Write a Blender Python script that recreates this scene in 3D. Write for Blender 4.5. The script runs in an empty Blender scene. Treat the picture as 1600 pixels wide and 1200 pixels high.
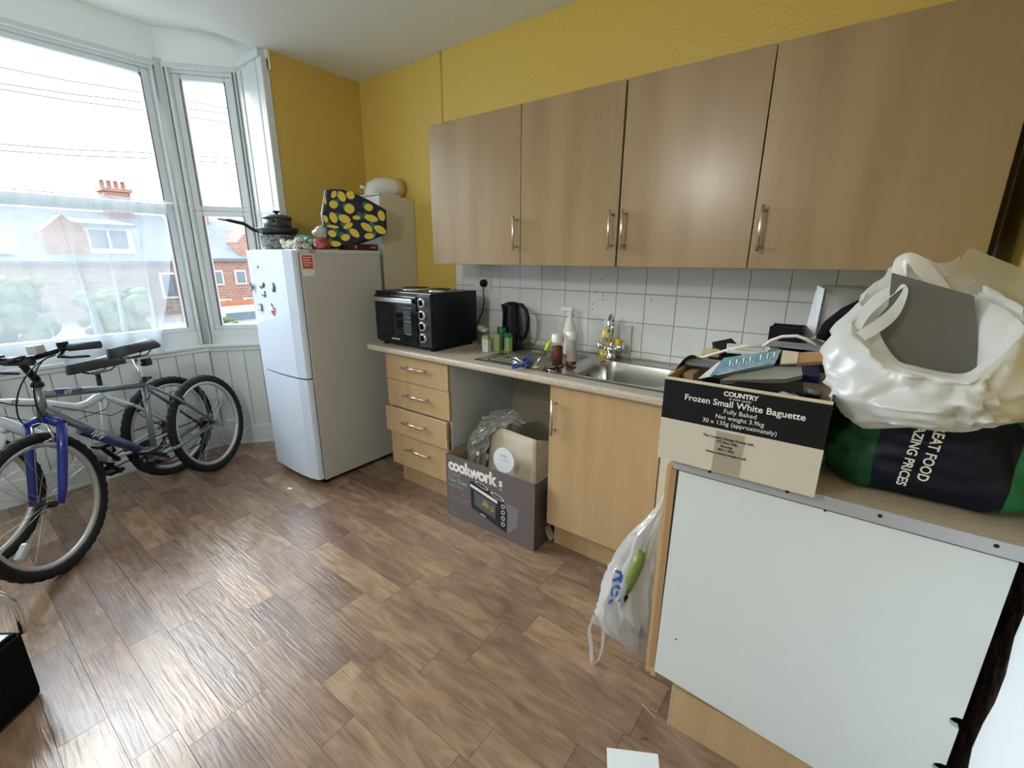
import bpy, bmesh, math, random
from mathutils import Vector, Matrix, Euler, noise
R=random.Random(7)
sc=bpy.context.scene; COL=sc.collection
PI=math.pi
# ---------------------------------------------------------------- camera
CAM=Vector((0,-2.2061,1.4074)); YAW,PITCH,ROLL,F=.6383,.2726,.0051,701.0
fwd=Vector((-math.sin(YAW)*math.cos(PITCH),math.cos(YAW)*math.cos(PITCH),-math.sin(PITCH)))
rt=Vector((math.cos(YAW),math.sin(YAW),0)); up=rt.cross(fwd)
rt,up=rt*math.cos(ROLL)+up*math.sin(ROLL),-rt*math.sin(ROLL)+up*math.cos(ROLL)
cd=bpy.data.cameras.new('camera'); cam=bpy.data.objects.new('camera',cd); COL.objects.link(cam)
cd.sensor_fit='HORIZONTAL'; cd.sensor_width=36; cd.lens=36*F/1600; cd.clip_start=.02; cd.clip_end=300
mw=Matrix((rt,up,-fwd)).transposed().to_4x4(); mw.translation=CAM; cam.matrix_world=mw
sc.camera=cam
# ---------------------------------------------------------------- light
wd=bpy.data.worlds.new('sky'); sc.world=wd; wd.use_nodes=True
nt=wd.node_tree; bg=nt.nodes['Background']
tc=nt.nodes.new('ShaderNodeTexCoord'); sp=nt.nodes.new('ShaderNodeSeparateXYZ'); cr=nt.nodes.new('ShaderNodeValToRGB')
nt.links.new(tc.outputs['Generated'],sp.inputs[0]); nt.links.new(sp.outputs[2],cr.inputs[0]); nt.links.new(cr.outputs[0],bg.inputs[0])
cr.color_ramp.elements[0].color=(.86,.93,1,1); cr.color_ramp.elements[1].color=(.95,.98,1,1)
bg.inputs[1].default_value=2.5
sun=bpy.data.lights.new('overcast_sun','SUN'); sun.energy=8.5; sun.angle=math.radians(50); sun.color=(.88,.95,1)
so=bpy.data.objects.new('overcast_sun',sun); COL.objects.link(so); so.location=(-6,-3,6)
so.rotation_euler=Vector((.86,.20,-.48)).to_track_quat('-Z','Y').to_euler()
vs=sc.view_settings
sc.display_settings.display_device='sRGB'; vs.view_transform='Standard'; vs.look='None'; vs.gamma=1; vs.use_curve_mapping=False
vs.exposure=.66
# ---------------------------------------------------------------- helpers
def ray(px,py): return fwd+rt*((px-800)/F)+up*((600-py)/F)
def at(px,py,ax,v):
    d=ray(px,py); return CAM+d*((v-CAM[ax])/d[ax])
def atp(px,py,p,n):
    d=ray(px,py); p=Vector(p); n=Vector(n); return CAM+d*((p-CAM).dot(n)/d.dot(n))
def wloc(o):
    v=Vector((0,0,0))
    while o: v=v+o.location; o=o.parent
    return v
def tag(o,label,cat=None,group=None,kind=None):
    if label: o['label']=label
    if cat: o['category']=cat
    if group: o['group']=group
    if kind: o['kind']=kind
    return o
def thing(name,loc,label,cat,group=None):
    o=bpy.data.objects.new(name,None); COL.objects.link(o); o.location=loc; o.empty_display_size=.05
    return tag(o,label,cat,group)
def copy_tree(o,parent=None):
    c=o.copy(); COL.objects.link(c); c.parent=parent
    for ch in list(o.children): copy_tree(ch,c)
    return c
class B:
    def __init__(s): s.bm=bmesh.new(); s.mi=0; s.sm=False
    def _f(s,fs):
        for f in fs: f.material_index=s.mi; f.smooth=s.sm
        return s
    def box(s,lo,hi,bev=0,rot=None,c=None):
        lo=Vector(lo);hi=Vector(hi); m=(lo+hi)/2; d=hi-lo
        g=bmesh.ops.create_cube(s.bm,size=1); vs_=g['verts']
        for v in vs_: v.co=Vector((v.co.x*d.x,v.co.y*d.y,v.co.z*d.z))
        fs=set(f for v in vs_ for f in v.link_faces)
        if bev>0:
            es=list(set(e for v in vs_ for e in v.link_edges))
            r=bmesh.ops.bevel(s.bm,geom=es,offset=bev,segments=2,affect='EDGES',profile=.5)
            fs=set(f for f in r['faces'])|set(f for v in r['verts'] for f in v.link_faces)
            vs_=list(set(v for f in fs for v in f.verts))
        for v in vs_:
            p=v.co
            if rot is not None:
                p=rot@p
            v.co=p+m
        return s._f([f for f in fs if f.is_valid])
    def quad(s,pts,th=0,n=None):
        v=[s.bm.verts.new(p) for p in pts]; f=s.bm.faces.new(v); fs=[f]
        if th:
            f.normal_update(); nn=Vector(n) if n else f.normal
            w=[s.bm.verts.new(Vector(p)-nn*th) for p in pts]; k=len(v)
            fs.append(s.bm.faces.new(w[::-1]))
            for i in range(k): fs.append(s.bm.faces.new((v[(i+1)%k],v[i],w[i],w[(i+1)%k])))
        return s._f(fs)
    def tube(s,pts,r,seg=8,cap=True,closed=False):
        pts=[Vector(p) for p in pts]; n=len(pts); rr=r if isinstance(r,(list,tuple)) else [r]*n
        rings=[];pu=None
        for i,p in enumerate(pts):
            if closed: t=pts[(i+1)%n]-pts[i-1]
            else: t=pts[min(i+1,n-1)]-pts[max(i-1,0)]
            t.normalize()
            if pu is None: pu=t.orthogonal().normalized()
            u=pu-t*pu.dot(t)
            if u.length<1e-4: u=t.orthogonal()
            u.normalize(); w=t.cross(u); pu=u
            rings.append([s.bm.verts.new(p+(u*math.cos(2*PI*k/seg)+w*math.sin(2*PI*k/seg))*rr[i]) for k in range(seg)])
        fs=[]; m=n if closed else n-1
        for i in range(m):
            a=rings[i];b=rings[(i+1)%n]
            for k in range(seg): fs.append(s.bm.faces.new((a[k],a[(k+1)%seg],b[(k+1)%seg],b[k])))
        if cap and not closed: fs+= [s.bm.faces.new(rings[0][::-1]),s.bm.faces.new(rings[-1])]
        sm=s.sm; s.sm=True; s._f(fs[:m*seg]); s.sm=sm
        for f in fs[m*seg:]: f.material_index=s.mi
        return s
    def lathe(s,prof,c,seg=20,axis=(0,0,1),sx=1,sy=1):
        c=Vector(c); q=Vector((0,0,1)).rotation_difference(Vector(axis).normalized()); rings=[]
        for r,z in prof:
            if r<1e-5: rings.append([s.bm.verts.new(c+q@Vector((0,0,z)))])
            else: rings.append([s.bm.verts.new(c+q@Vector((r*sx*math.cos(2*PI*k/seg),r*sy*math.sin(2*PI*k/seg),z))) for k in range(seg)])
        fs=[]
        for a,b in zip(rings,rings[1:]):
            for k in range(seg):
                k2=(k+1)%seg
                if len(a)==1 and len(b)==1: continue
                if len(a)==1: fs.append(s.bm.faces.new((a[0],b[k2],b[k])))
                elif len(b)==1: fs.append(s.bm.faces.new((a[k],a[k2],b[0])))
                else: fs.append(s.bm.faces.new((a[k],a[k2],b[k2],b[k])))
        sm=s.sm; s.sm=True; s._f(fs); s.sm=sm; return s
    def cyl(s,c,r,h,seg=20,axis=(0,0,1)): 
        s.lathe([(0,0),(r,0)],c,seg,axis); s.lathe([(r,0),(r,h)],c,seg,axis); return s.lathe([(r,h),(0,h)],c,seg,axis)
    def grid(s,fn,nu,nv,closeu=False,smooth=True):
        vv=[[s.bm.verts.new(fn(i/(nu if closeu else nu-1),j/(nv-1))) for j in range(nv)] for i in range(nu)]
        fs=[]
        for i in range(nu if closeu else nu-1):
            a=vv[i];b=vv[(i+1)%nu]
            for j in range(nv-1): fs.append(s.bm.faces.new((a[j],b[j],b[j+1],a[j+1])))
        for f in fs: f.material_index=s.mi; f.smooth=smooth
        return s
    def build(s,name,mat,parent=None,label=None,cat=None,group=None,kind=None,origin=None,solid=0):
        me=bpy.data.meshes.new(name); 
        bmesh.ops.recalc_face_normals(s.bm,faces=s.bm.faces)
        if origin is None:
            if parent is not None: o0=wloc(parent)
            else:
                xs=[v.co for v in s.bm.verts]; 
                o0=Vector(((min(v.x for v in xs)+max(v.x for v in xs))/2,(min(v.y for v in xs)+max(v.y for v in xs))/2,min(v.z for v in xs)))
        else: o0=Vector(origin)
        for v in s.bm.verts: v.co-=o0
        s.bm.to_mesh(me); s.bm.free()
        for m in (mat if isinstance(mat,(list,tuple)) else [mat]): me.materials.append(m)
        o=bpy.data.objects.new(name,me); COL.objects.link(o)
        if parent is not None: o.parent=parent; o.location=o0-wloc(parent)
        else: o.location=o0
        if solid:
            md=o.modifiers.new('thick','SOLIDIFY'); md.thickness=solid; md.offset=0
        return tag(o,label,cat,group,kind)
def box(name,lo,hi,mat,parent=None,bev=0,**k): return B().box(lo,hi,bev).build(name,mat,parent,**k)
def struct(name,b,mat,parent=None): return b.build(name,mat,parent,kind='structure')
_tid=[0]
def text(body,size,pos,u,v,mat,parent,shear=0,bold=0,align='LEFT',sx=1,name='lettering',space=1):
    cu=bpy.data.curves.new('txt','FONT'); cu.body=body; cu.size=size; cu.shear=shear; cu.offset=bold; cu.align_x=align; cu.space_character=space; cu.resolution_u=3
    o=bpy.data.objects.new('txt',cu); COL.objects.link(o); bpy.context.view_layer.update()
    me=bpy.data.meshes.new_from_object(o.evaluated_get(bpy.context.evaluated_depsgraph_get()))
    bpy.data.objects.remove(o); me.name=name
    u=Vector(u).normalized(); v=Vector(v).normalized()
    for w in me.vertices: w.co=u*(w.co.x*sx)+v*w.co.y
    me.materials.clear(); me.materials.append(mat)
    t=bpy.data.objects.new(name,me); COL.objects.link(t); t.parent=parent; t.location=Vector(pos)-(wloc(parent) if parent else Vector((0,0,0)))
    return t
# ---------------------------------------------------------------- materials
def mat(name,col,rough=.5,metal=0,spec=.5,bump=None,var=None,coat=0,alpha=1,trans=0,emit=0,ior=1.45,sheen=0):
    m=bpy.data.materials.new(name); m.use_nodes=True; n=m.node_tree.nodes; l=m.node_tree.links; p=n['Principled BSDF']
    p.inputs['Base Color'].default_value=(*col,1); p.inputs['Roughness'].default_value=rough; p.inputs['Metallic'].default_value=metal
    p.inputs['Specular IOR Level'].default_value=spec; p.inputs['IOR'].default_value=ior; p.inputs['Coat Weight'].default_value=coat
    if trans: p.inputs['Transmission Weight'].default_value=trans
    if emit: p.inputs['Emission Color'].default_value=(*col,1); p.inputs['Emission Strength'].default_value=emit
    if bump or var:
        t=n.new('ShaderNodeTexCoord')
    if var:   # (scale vec, second colour, detail)
        mp=n.new('ShaderNodeMapping'); l.new(t.outputs['Object'],mp.inputs[0]); mp.inputs['Scale'].default_value=var[0]
        nz=n.new('ShaderNodeTexNoise'); nz.inputs['Scale'].default_value=1; nz.inputs['Detail'].default_value=5; l.new(mp.outputs[0],nz.inputs[0])
        r=n.new('ShaderNodeValToRGB'); r.color_ramp.elements[0].position=.35; r.color_ramp.elements[1].position=.68
        r.color_ramp.elements[0].color=(*col,1); r.color_ramp.elements[1].color=(*var[1],1)
        l.new(nz.outputs[0],r.inputs[0]); l.new(r.outputs[0],p.inputs['Base Color'])
    if bump:  # (scale vec, strength, distance)
        mp=n.new('ShaderNodeMapping'); l.new(t.outputs['Object'],mp.inputs[0]); mp.inputs['Scale'].default_value=bump[0]
        nz=n.new('ShaderNodeTexNoise'); nz.inputs['Scale'].default_value=1; nz.inputs['Detail'].default_value=3; l.new(mp.outputs[0],nz.inputs[0])
        b=n.new('ShaderNodeBump'); b.inputs['Strength'].default_value=bump[1]; b.inputs['Distance'].default_value=bump[2]
        l.new(nz.outputs[0],b.inputs['Height']); l.new(b.outputs[0],p.inputs['Normal'])
    return m
def film(name,col,density,rough=.35,transl=.5,bump=None,gloss=.12):
    """thin sheet: see-through share, diffuse/translucent share and a soft sheen"""
    m=bpy.data.materials.new(name); m.use_nodes=True; n=m.node_tree.nodes; l=m.node_tree.links
    for x in list(n):
        if x.type!='OUTPUT_MATERIAL': n.remove(x)
    out=[x for x in n if x.type=='OUTPUT_MATERIAL'][0]
    tr=n.new('ShaderNodeBsdfTransparent'); di=n.new('ShaderNodeBsdfDiffuse'); tl=n.new('ShaderNodeBsdfTranslucent'); gl=n.new('ShaderNodeBsdfGlossy')
    for x in (di,tl): x.inputs[0].default_value=(*col,1)
    gl.inputs['Roughness'].default_value=rough
    a=n.new('ShaderNodeMixShader'); a.inputs[0].default_value=transl; l.new(di.outputs[0],a.inputs[1]); l.new(tl.outputs[0],a.inputs[2])
    b=n.new('ShaderNodeMixShader'); b.inputs[0].default_value=gloss; l.new(a.outputs[0],b.inputs[1]); l.new(gl.outputs[0],b.inputs[2])
    c=n.new('ShaderNodeMixShader'); c.inputs[0].default_value=density; l.new(tr.outputs[0],c.inputs[1]); l.new(b.outputs[0],c.inputs[2])
    l.new(c.outputs[0],out.inputs[0])
    if bump:
        t=n.new('ShaderNodeTexCoord'); nz=n.new('ShaderNodeTexNoise'); nz.inputs['Scale'].default_value=bump[0]; nz.inputs['Detail'].default_value=4; l.new(t.outputs['Object'],nz.inputs[0])
        bb=n.new('ShaderNodeBump'); bb.inputs['Strength'].default_value=bump[1]; bb.inputs['Distance'].default_value=.01; l.new(nz.outputs[0],bb.inputs['Height'])
        for x in (di,tl,gl): l.new(bb.outputs[0],x.inputs['Normal'])
    return m
def glass(name,tint=(1,1,1),refl=.06):
    m=bpy.data.materials.new(name); m.use_nodes=True; n=m.node_tree.nodes; l=m.node_tree.links
    for x in list(n):
        if x.type!='OUTPUT_MATERIAL': n.remove(x)
    out=[x for x in n if x.type=='OUTPUT_MATERIAL'][0]
    tr=n.new('ShaderNodeBsdfTransparent'); tr.inputs[0].default_value=(*tint,1); gl=n.new('ShaderNodeBsdfGlossy'); gl.inputs['Roughness'].default_value=.02
    c=n.new('ShaderNodeMixShader'); c.inputs[0].default_value=refl; l.new(tr.outputs[0],c.inputs[1]); l.new(gl.outputs[0],c.inputs[2]); l.new(c.outputs[0],out.inputs[0])
    return m
YEL=mat('yellow_woodchip_paint',(.68,.49,.11),.42,bump=((70,70,70),.4,.010))
YEL2=mat('yellow_paint_smooth',(.60,.42,.095),.5,bump=((90,90,90),.2,.004))
CEIL=mat('ceiling_white',(.84,.88,.86),.6,bump=((40,40,40),.15,.005))
WHT=mat('white_gloss_paint',(.66,.70,.70),.35)
WHT2=mat('white_matt_paint',(.60,.64,.63),.6,bump=((20,20,20),.1,.004))
PVC=mat('white_upvc',(.72,.77,.80),.3)
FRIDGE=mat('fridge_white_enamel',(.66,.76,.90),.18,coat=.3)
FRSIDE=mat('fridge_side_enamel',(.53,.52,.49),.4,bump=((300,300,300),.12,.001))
CREAM=mat('cream_enamel',(.62,.57,.45),.4)
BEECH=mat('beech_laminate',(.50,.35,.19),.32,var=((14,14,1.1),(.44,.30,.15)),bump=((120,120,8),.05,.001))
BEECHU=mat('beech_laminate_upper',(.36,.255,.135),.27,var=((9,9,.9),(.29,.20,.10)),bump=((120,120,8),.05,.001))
CHIP=mat('chipboard_edge',(.36,.22,.11),.7)
WORK=mat('stone_effect_laminate',(.56,.50,.41),.4,var=((90,90,90),(.44,.38,.30)))
GROUT=mat('grout',(.46,.44,.40),.8)
TILE=mat('white_tile_glaze',(.78,.80,.80),.16,bump=((9,9,9),.08,.004))
STEEL=mat('brushed_steel',(.52,.51,.49),.24,metal=1)
CHROME=mat('chrome',(.80,.80,.80),.10,metal=1)
ALU=mat('satin_nickel',(.70,.68,.64),.30,metal=1)
BLK=mat('black_plastic',(.007,.008,.010),.35,spec=.3)
BLKG=mat('black_gloss',(.005,.007,.010),.12,spec=.4)
BLKM=mat('black_matt',(.006,.006,.007),.8,spec=.15)
RUB=mat('tyre_rubber',(.014,.016,.018),.75,spec=.3)
DGLASS=mat('dark_oven_glass',(.008,.009,.011),.05,spec=.5)
WPL=mat('white_plastic',(.75,.75,.72),.35)
WBOARD=mat('white_melamine_board',(.66,.70,.68),.35)
BOXG=mat('grey_brown_printed_card',(.135,.115,.115),.5)
CARD=mat('corrugated_card',(.42,.31,.19),.8,var=((5,5,30),(.38,.28,.17)))
CARDW=mat('pale_card',(.62,.55,.43),.75,var=((6,6,6),(.56,.49,.38)))
BLKC=mat('black_printed_card',(.010,.010,.011),.6,spec=.2)
PAPER=mat('white_paper',(.74,.78,.80),.7)
INKW=mat('white_ink',(.82,.80,.76),.6); INKK=mat('black_ink',(.03,.03,.03),.6); INKT=mat('teal_ink',(.22,.42,.46),.6); INKG=mat('grey_ink',(.36,.33,.33),.6)
INKB=mat('blue_ink',(.03,.11,.42),.5); RED=mat('red_label',(.62,.10,.07),.5)
GLASSM=glass('window_glass'); JARG=glass('jar_glass',(.90,.93,.90),.07)
DARK=mat('dark_void',(.02,.016,.012),.9)
RUBBLE=mat('rough_plaster_rubble',(.05,.035,.025),.95,var=((18,18,18),(.22,.17,.13)),bump=((25,25,25),1,.03))
# floor plank: object colour times grain
def floor_mat():
    m=bpy.data.materials.new('wood_effect_vinyl'); m.use_nodes=True; n=m.node_tree.nodes; l=m.node_tree.links; p=n['Principled BSDF']
    t=n.new('ShaderNodeTexCoord'); oi=n.new('ShaderNodeObjectInfo')
    add=n.new('ShaderNodeVectorMath'); add.operation='ADD'; sc_=n.new('ShaderNodeVectorMath'); sc_.operation='SCALE'
    comb=n.new('ShaderNodeCombineXYZ'); 
    for i in range(3): l.new(oi.outputs['Random'],comb.inputs[i])
    l.new(comb.outputs[0],sc_.inputs[0]); sc_.inputs['Scale'].default_value=37
    l.new(t.outputs['Object'],add.inputs[0]); l.new(sc_.outputs[0],add.inputs[1])
    def nz(scale,det,dist=0):
        mp=n.new('ShaderNodeMapping'); l.new(add.outputs[0],mp.inputs[0]); mp.inputs['Scale'].default_value=scale
        z=n.new('ShaderNodeTexNoise'); z.inputs['Scale'].default_value=1; z.inputs['Detail'].default_value=det; z.inputs['Distortion'].default_value=dist; l.new(mp.outputs[0],z.inputs[0]); return z
    a=nz((3.5,12,3),6,2.2); b=nz((6,90,6),3,.4); c=nz((2.2,3.5,2),4,.8)
    r1=n.new('ShaderNodeValToRGB'); r1.color_ramp.elements[0].position=.3; r1.color_ramp.elements[1].position=.72
    r1.color_ramp.elements[0].color=(.66,.61,.60,1); r1.color_ramp.elements[1].color=(1.14,1.13,1.10,1); l.new(a.outputs[0],r1.inputs[0])
    r2=n.new('ShaderNodeValToRGB'); r2.color_ramp.elements[0].position=.25; r2.color_ramp.elements[1].position=.7
    r2.color_ramp.elements[0].color=(.82,.80,.78,1); r2.color_ramp.elements[1].color=(1.06,1.06,1.06,1); l.new(b.outputs[0],r2.inputs[0])
    r3=n.new('ShaderNodeValToRGB'); r3.color_ramp.elements[0].position=.3; r3.color_ramp.elements[1].position=.65
    r3.color_ramp.elements[0].color=(.72,.68,.70,1); r3.color_ramp.elements[1].color=(1.05,1.05,1.0,1); l.new(c.outputs[0],r3.inputs[0])
    x=oi.outputs['Color']
    d=nz((5,9,5),3,3.5); r4=n.new('ShaderNodeValToRGB'); r4.color_ramp.elements[0].position=.18; r4.color_ramp.elements[1].position=.31; r4.color_ramp.elements[0].color=(.50,.43,.41,1); r4.color_ramp.elements[1].color=(1,1,1,1); l.new(d.outputs[0],r4.inputs[0])
    for r in (r1,r2,r3,r4):
        mx=n.new('ShaderNodeMix'); mx.data_type='RGBA'; mx.blend_type='MULTIPLY'; mx.inputs[0].default_value=1; l.new(x,mx.inputs[6]); l.new(r.outputs[0],mx.inputs[7]); x=mx.outputs[2]
    l.new(x,p.inputs['Base Color']); p.inputs['Roughness'].default_value=.27; p.inputs['Specular IOR Level'].default_value=.75
    bz=nz((5,60,5),2,1.0); bp=n.new('ShaderNodeBump'); bp.inputs['Strength'].default_value=.35; bp.inputs['Distance'].default_value=.004
    l.new(bz.outputs[0],bp.inputs['Height']); l.new(bp.outputs[0],p.inputs['Normal'])
    return m
FLOORM=floor_mat()
# ================================================================ SETTING
KW=.05; XR=.37; ZC=2.605; XL=-3.05; YB=-3.6
XB=-3.72; YC=-.93; YC2=-2.62; XP=-3.43; YP=-.59; YP2=-2.96; ZB=2.77
XW=1.5; YE=-1.80
b=B().box((XB-.1,YB,-.12),(XW+.1,KW,-.007)); floor=struct('floor',b,DARK)
tints=[(.32,.222,.152),(.30,.208,.145),(.29,.198,.135),(.275,.186,.128)]
j0=[-1.585,-.81,-.322,-.904,-1.488,-.672,-1.24,-1.05,-.32,-.905,-1.45,-.62]
lite=[(.375,.27,.182),(.35,.248,.165)]; dk=[(.25,.172,.127),(.265,.18,.13)]
meshes={}
for row in range(24):
    y1=-.803+.1175*7-.1175*row; y0=y1-.1175
    k=row-7; base=j0[k%12] if k>=0 else j0[(k+4)%12]
    jl=set()
    for i in range(-5,6): jl.add(base+1.05*i); jl.add(base+1.05*i+(.50 if row%2 else .56)+R.uniform(-.04,.04))
    jl=sorted(jl)
    for a,c in zip(jl,jl[1:]):
        x0=max(a,XB); x1=min(c,XW if y1<YE+.03 else XR)
        if x1-x0<.03 or y0<YB-.12: continue
        bm=B().box((x0+.0006,max(y0,YB)+.0006,-.007),(x1-.0006,min(y1,KW)-.0006,0))
        o=bm.build('plank',FLOORM,floor)
        first=min(abs(a-(base+1.05*i)) for i in range(-5,5))<.01
        t=R.choice(lite if (first and R.random()<.75) else (dk if R.random()<.6 else tints)); q=R.uniform(.9,1.1); o.color=(t[0]*q,t[1]*q,t[2]*q,1)
# ceiling: room part and higher bay part
b=B().box((XL-.02,YB,ZC),(XW+.1,KW+.1,ZC+.25)); struct('ceiling',b,CEIL)
b=B().box((XB-.2,YP2-.1,ZB),(XL-.02,YP+.1,ZB+.1)); struct('ceiling_bay',b,CEIL)
# kitchen wall, slightly proud right of a joint
wk=struct('wall_kitchen',B().box((XL-.6,KW+.012,-.1),(-2.222,KW+.2,ZC+.1)).box((-2.222,KW,-.1),(XR+.3,KW+.2,ZC+.1)),YEL)
# tiles
tg=B().box((-2.135,KW-.004,.88),(XR,KW,1.47)); tg.build('grout_bed',GROUT,wk)
xs=[-.21-.1555*i for i in range(13)]+[-.21+.1555*i for i in range(1,5)]
zs=[(.905,.94+.0),(.942,1.09),(1.092,1.235),(1.237,1.382),(1.384,1.47)]
zs=[(.905,.938),(.941,1.088),(1.091,1.235),(1.238,1.384),(1.387,1.47)]
tmesh={}
for X in sorted(xs):
    x0=max(X-.1555+.0012,-2.135); x1=min(X-.0012,XR)
    if x1-x0<.02: continue
    for z0,z1 in zs:
        key=(round(x1-x0,3),round(z1-z0,3)); cx=(x0+x1)/2; cz=(z0+z1)/2; c=Vector((cx,KW-.006,cz))
        if key not in tmesh:
            o=B().box((x0,KW-.010,z0+.0008),(x1,KW-.003,z1-.0008),.0012).build('tile',TILE,wk,origin=c); tmesh[key]=o.data
        else:
            o=bpy.data.objects.new('tile',tmesh[key]); COL.objects.link(o); o.parent=wk; o.location=c-wloc(wk)
        o.rotation_euler=(R.uniform(-.004,.004),0,R.uniform(-.004,.004))
B().box((-1.668,KW-.005,.0),(-1.0,KW+.002,.868)).build('bare_plaster',mat('bare_cream_plaster',(.42,.37,.27),.85,var=((3,3,3),(.34,.30,.22))),wk)
# dirt specks on tiles
b=B()
for x,y in [(940,437),(930,455),(942,462),(942,469),(926,475),(925,484),(897,493),(1018,468)]:
    p=at(x,y,1,KW-.0105); b.lathe([(0,.001),(.0035,0)],p,8,(0,-1,0),sx=1,sy=1.3)
b.build('dirt_specks',mat('dirt',(.12,.11,.10),.8),wk,kind='stuff')
tag(B().tube([(-2.222,KW,2.19),(-2.222,KW,ZC)],.007,6).build('trim_1',YEL2),None,kind='structure')
# yellow return wall beside the bay
struct('wall_return',B().box((XL-.15,YP+.012,-.1),(XL,KW+.02,ZC+.1)),YEL2)
# right wall: yellow plaster above, rough scar and white lower skin nearer the camera
wr=struct('wall_right',B().box((XR+.01,-1.03,-.1),(XR+.25,KW+.1,.88)),RUBBLE)
B().box((XR,YE,.93),(XR+.30,KW+.1,ZC+.1)).build('upper_plaster',YEL2,wr)
b=B(); 
pr=[]
for i in range(14):
    z=.93*i/13; pr.append((XR-.012,-1.075-R.uniform(0,.018)-.012*math.sin(i*1.7),z))
pts=[(XR-.012,YE,.93),(XR-.012,YE,0)]+pr
b.quad([Vector(p) for p in pts],.31,(-1,0,0)); b.build('lower_white_plaster',mat('bright_white_wall',(.74,.80,.84),.5),wr)
struct('wall_left',B().box((XL-.3,YB-.15,-.1),(XW+.3,YB,ZC+.2)),WHT2)
struct('wall_hall',B().box((XR+.28,YE,-.1),(XW+.2,YE+.15,ZC+.1)).box((XW,YB,-.1),(XW+.15,YE,ZC+.1)),WHT2)
struct('wall_window_far',B().box((XL-.3,YB,-.1),(XL,YP2,ZC+.1)),WHT2)
# ---- bay: centre plane x=XB, angled sides
def frame2(p,qv,name):
    """frame along the wall from p to q (xy): returns fn(s,d,z): s along, d inwards"""
    p=Vector(p);qv=Vector(qv); u=(qv-p).normalized(); n=Vector((-u.y,u.x))
    return (lambda s,d,z: Vector((p.x+u.x*s+n.x*d,p.y+u.y*s+n.y*d,z))),(qv-p).length
def wbox(b,fr,s0,s1,d0,d1,z0,z1,bev=0):
    c=(fr(s0,d0,z0)+fr(s1,d1,z1))/2; e=fr(1,0,0)-fr(0,0,0); a=math.atan2(e.y,e.x)
    h=Vector((abs(s1-s0),abs(d1-d0),abs(z1-z0)))/2
    b.box(c-h,c+h,bev,rot=Matrix.Rotation(a,3,'Z')); return b
SILL=.795
segs=[('window',(XB,YC),(XB,YC2),1),('bay_side',(XP,YP),(XB,YC),2),('bay_far_side',(XB,YC2),(XP,YP2),3)]
# for centre wall running from YC to YC2 (towards -y), inward normal must be +x
for nm,p,qv,wi in segs:
    fr,L=frame2(p,qv,nm)
    n=fr(0,1,0)-fr(0,0,0)
    if n.x<0:
        fr0=fr; fr=(lambda f: (lambda s,d,z: f(s,-d,z)))(fr0)
    wl=struct('wall_'+nm,wbox(B(),fr,-.02,L+.02,-.12,-.022,-.1,SILL-.03),WHT2)
    # tongue and groove boards
    nb=max(3,round(L/.105)); wd_=L/nb
    for i in range(nb):
        wbox(B(),fr,i*wd_+.0015,(i+1)*wd_-.0015,-.022,-.004,.10,SILL-.03,.002).build('board',WHT,wl)
    bb=B(); wbox(bb,fr,0,L,-.02,.014,0,.115); wbox(bb,fr,0,L,-.02,.007,.115,.15,.004); wbox(bb,fr,0,L,-.02,.018,.0,.02,.003)
    bb.build({'window':'baseboard_window','bay_side':'baseboard_side','bay_far_side':'baseboard_far'}[nm],WHT,kind='structure')
    bb=B(); wbox(bb,fr,-.01,L+.01,-.12,.022,SILL-.028,SILL,.008); wbox(bb,fr,-.01,L+.01,-.03,.010,SILL-.055,SILL-.028,.006)
    bb.build('trim_sill',WHT,kind='structure')
    # wall band above the window
    struct('wall_above_'+nm,wbox(B(),fr,-.02,L+.02,-.15,.0,2.585,ZB+.02),CEIL)
    # window frame
    w=tag(bpy.data.objects.new('window_%d'%wi,None),None,kind='structure'); COL.objects.link(w); w.location=fr(L/2,0,SILL)
    m0=.045 if wi==1 else .035
    zt=2.585; zb=SILL
    oz0,oz1=.905,2.545
    F0=B()
    wbox(F0,fr,0,.05,-.12,-.02,zb,zt); wbox(F0,fr,L-.05,L,-.12,-.02,zb,zt); wbox(F0,fr,.05,L-.05,-.12,-.02,zt-.05,zt); wbox(F0,fr,.05,L-.05,-.12,-.02,zb,zb+.10)
    F0.build('outer_frame',PVC,w)
    a0=.05;a1=L-.05
    tz=1.712; S=B()
    rail=.045
    for z0,z1 in ((zb+.10,tz),(tz,zt-.05)):
        wbox(S,fr,a0,a0+rail,-.085,-.03,z0,z1,.006); wbox(S,fr,a1-rail,a1,-.085,-.03,z0,z1,.006)
        wbox(S,fr,a0+rail,a1-rail,-.085,-.03,z0,z0+rail*.75,.006); wbox(S,fr,a0+rail,a1-rail,-.085,-.03,z1-rail*.75,z1,.006)
    S.build('sash',PVC,w)
    for z0,z1 in ((zb+.10,tz),(tz,zt-.05)):
        wbox(B(),fr,a0+rail-.004,a1-rail+.004,-.062,-.056,z0+rail*.75-.004,z1-rail*.75+.004).build('pane',GLASSM,w)
        G=B()
        for s0,s1,q0,q1 in ((a0+rail-.002,a0+rail+.003,z0+.03,z1-.03),(a1-rail-.003,a1-rail+.002,z0+.03,z1-.03)): wbox(G,fr,s0,s1,-.056,-.028,q0,q1)
        G.build('gasket',mat('gasket',(.05,.05,.07),.6) if 'gasket' not in bpy.data.materials else bpy.data.materials['gasket'],w)
    # architrave ribs beside the frame
    A=B()
    for s in (.012,.034): wbox(A,fr,s,s+.012,-.02,.008,zb,zt,.003); wbox(A,fr,L-s-.012,L-s,-.02,.008,zb,zt,.003)
    A.build('beading',WHT,w)
    # head mouldings
    A=B(); wbox(A,fr,0,L,-.02,.010,zt-.03,zt-.002,.004); A.build('head_moulding',WHT,w)
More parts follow.
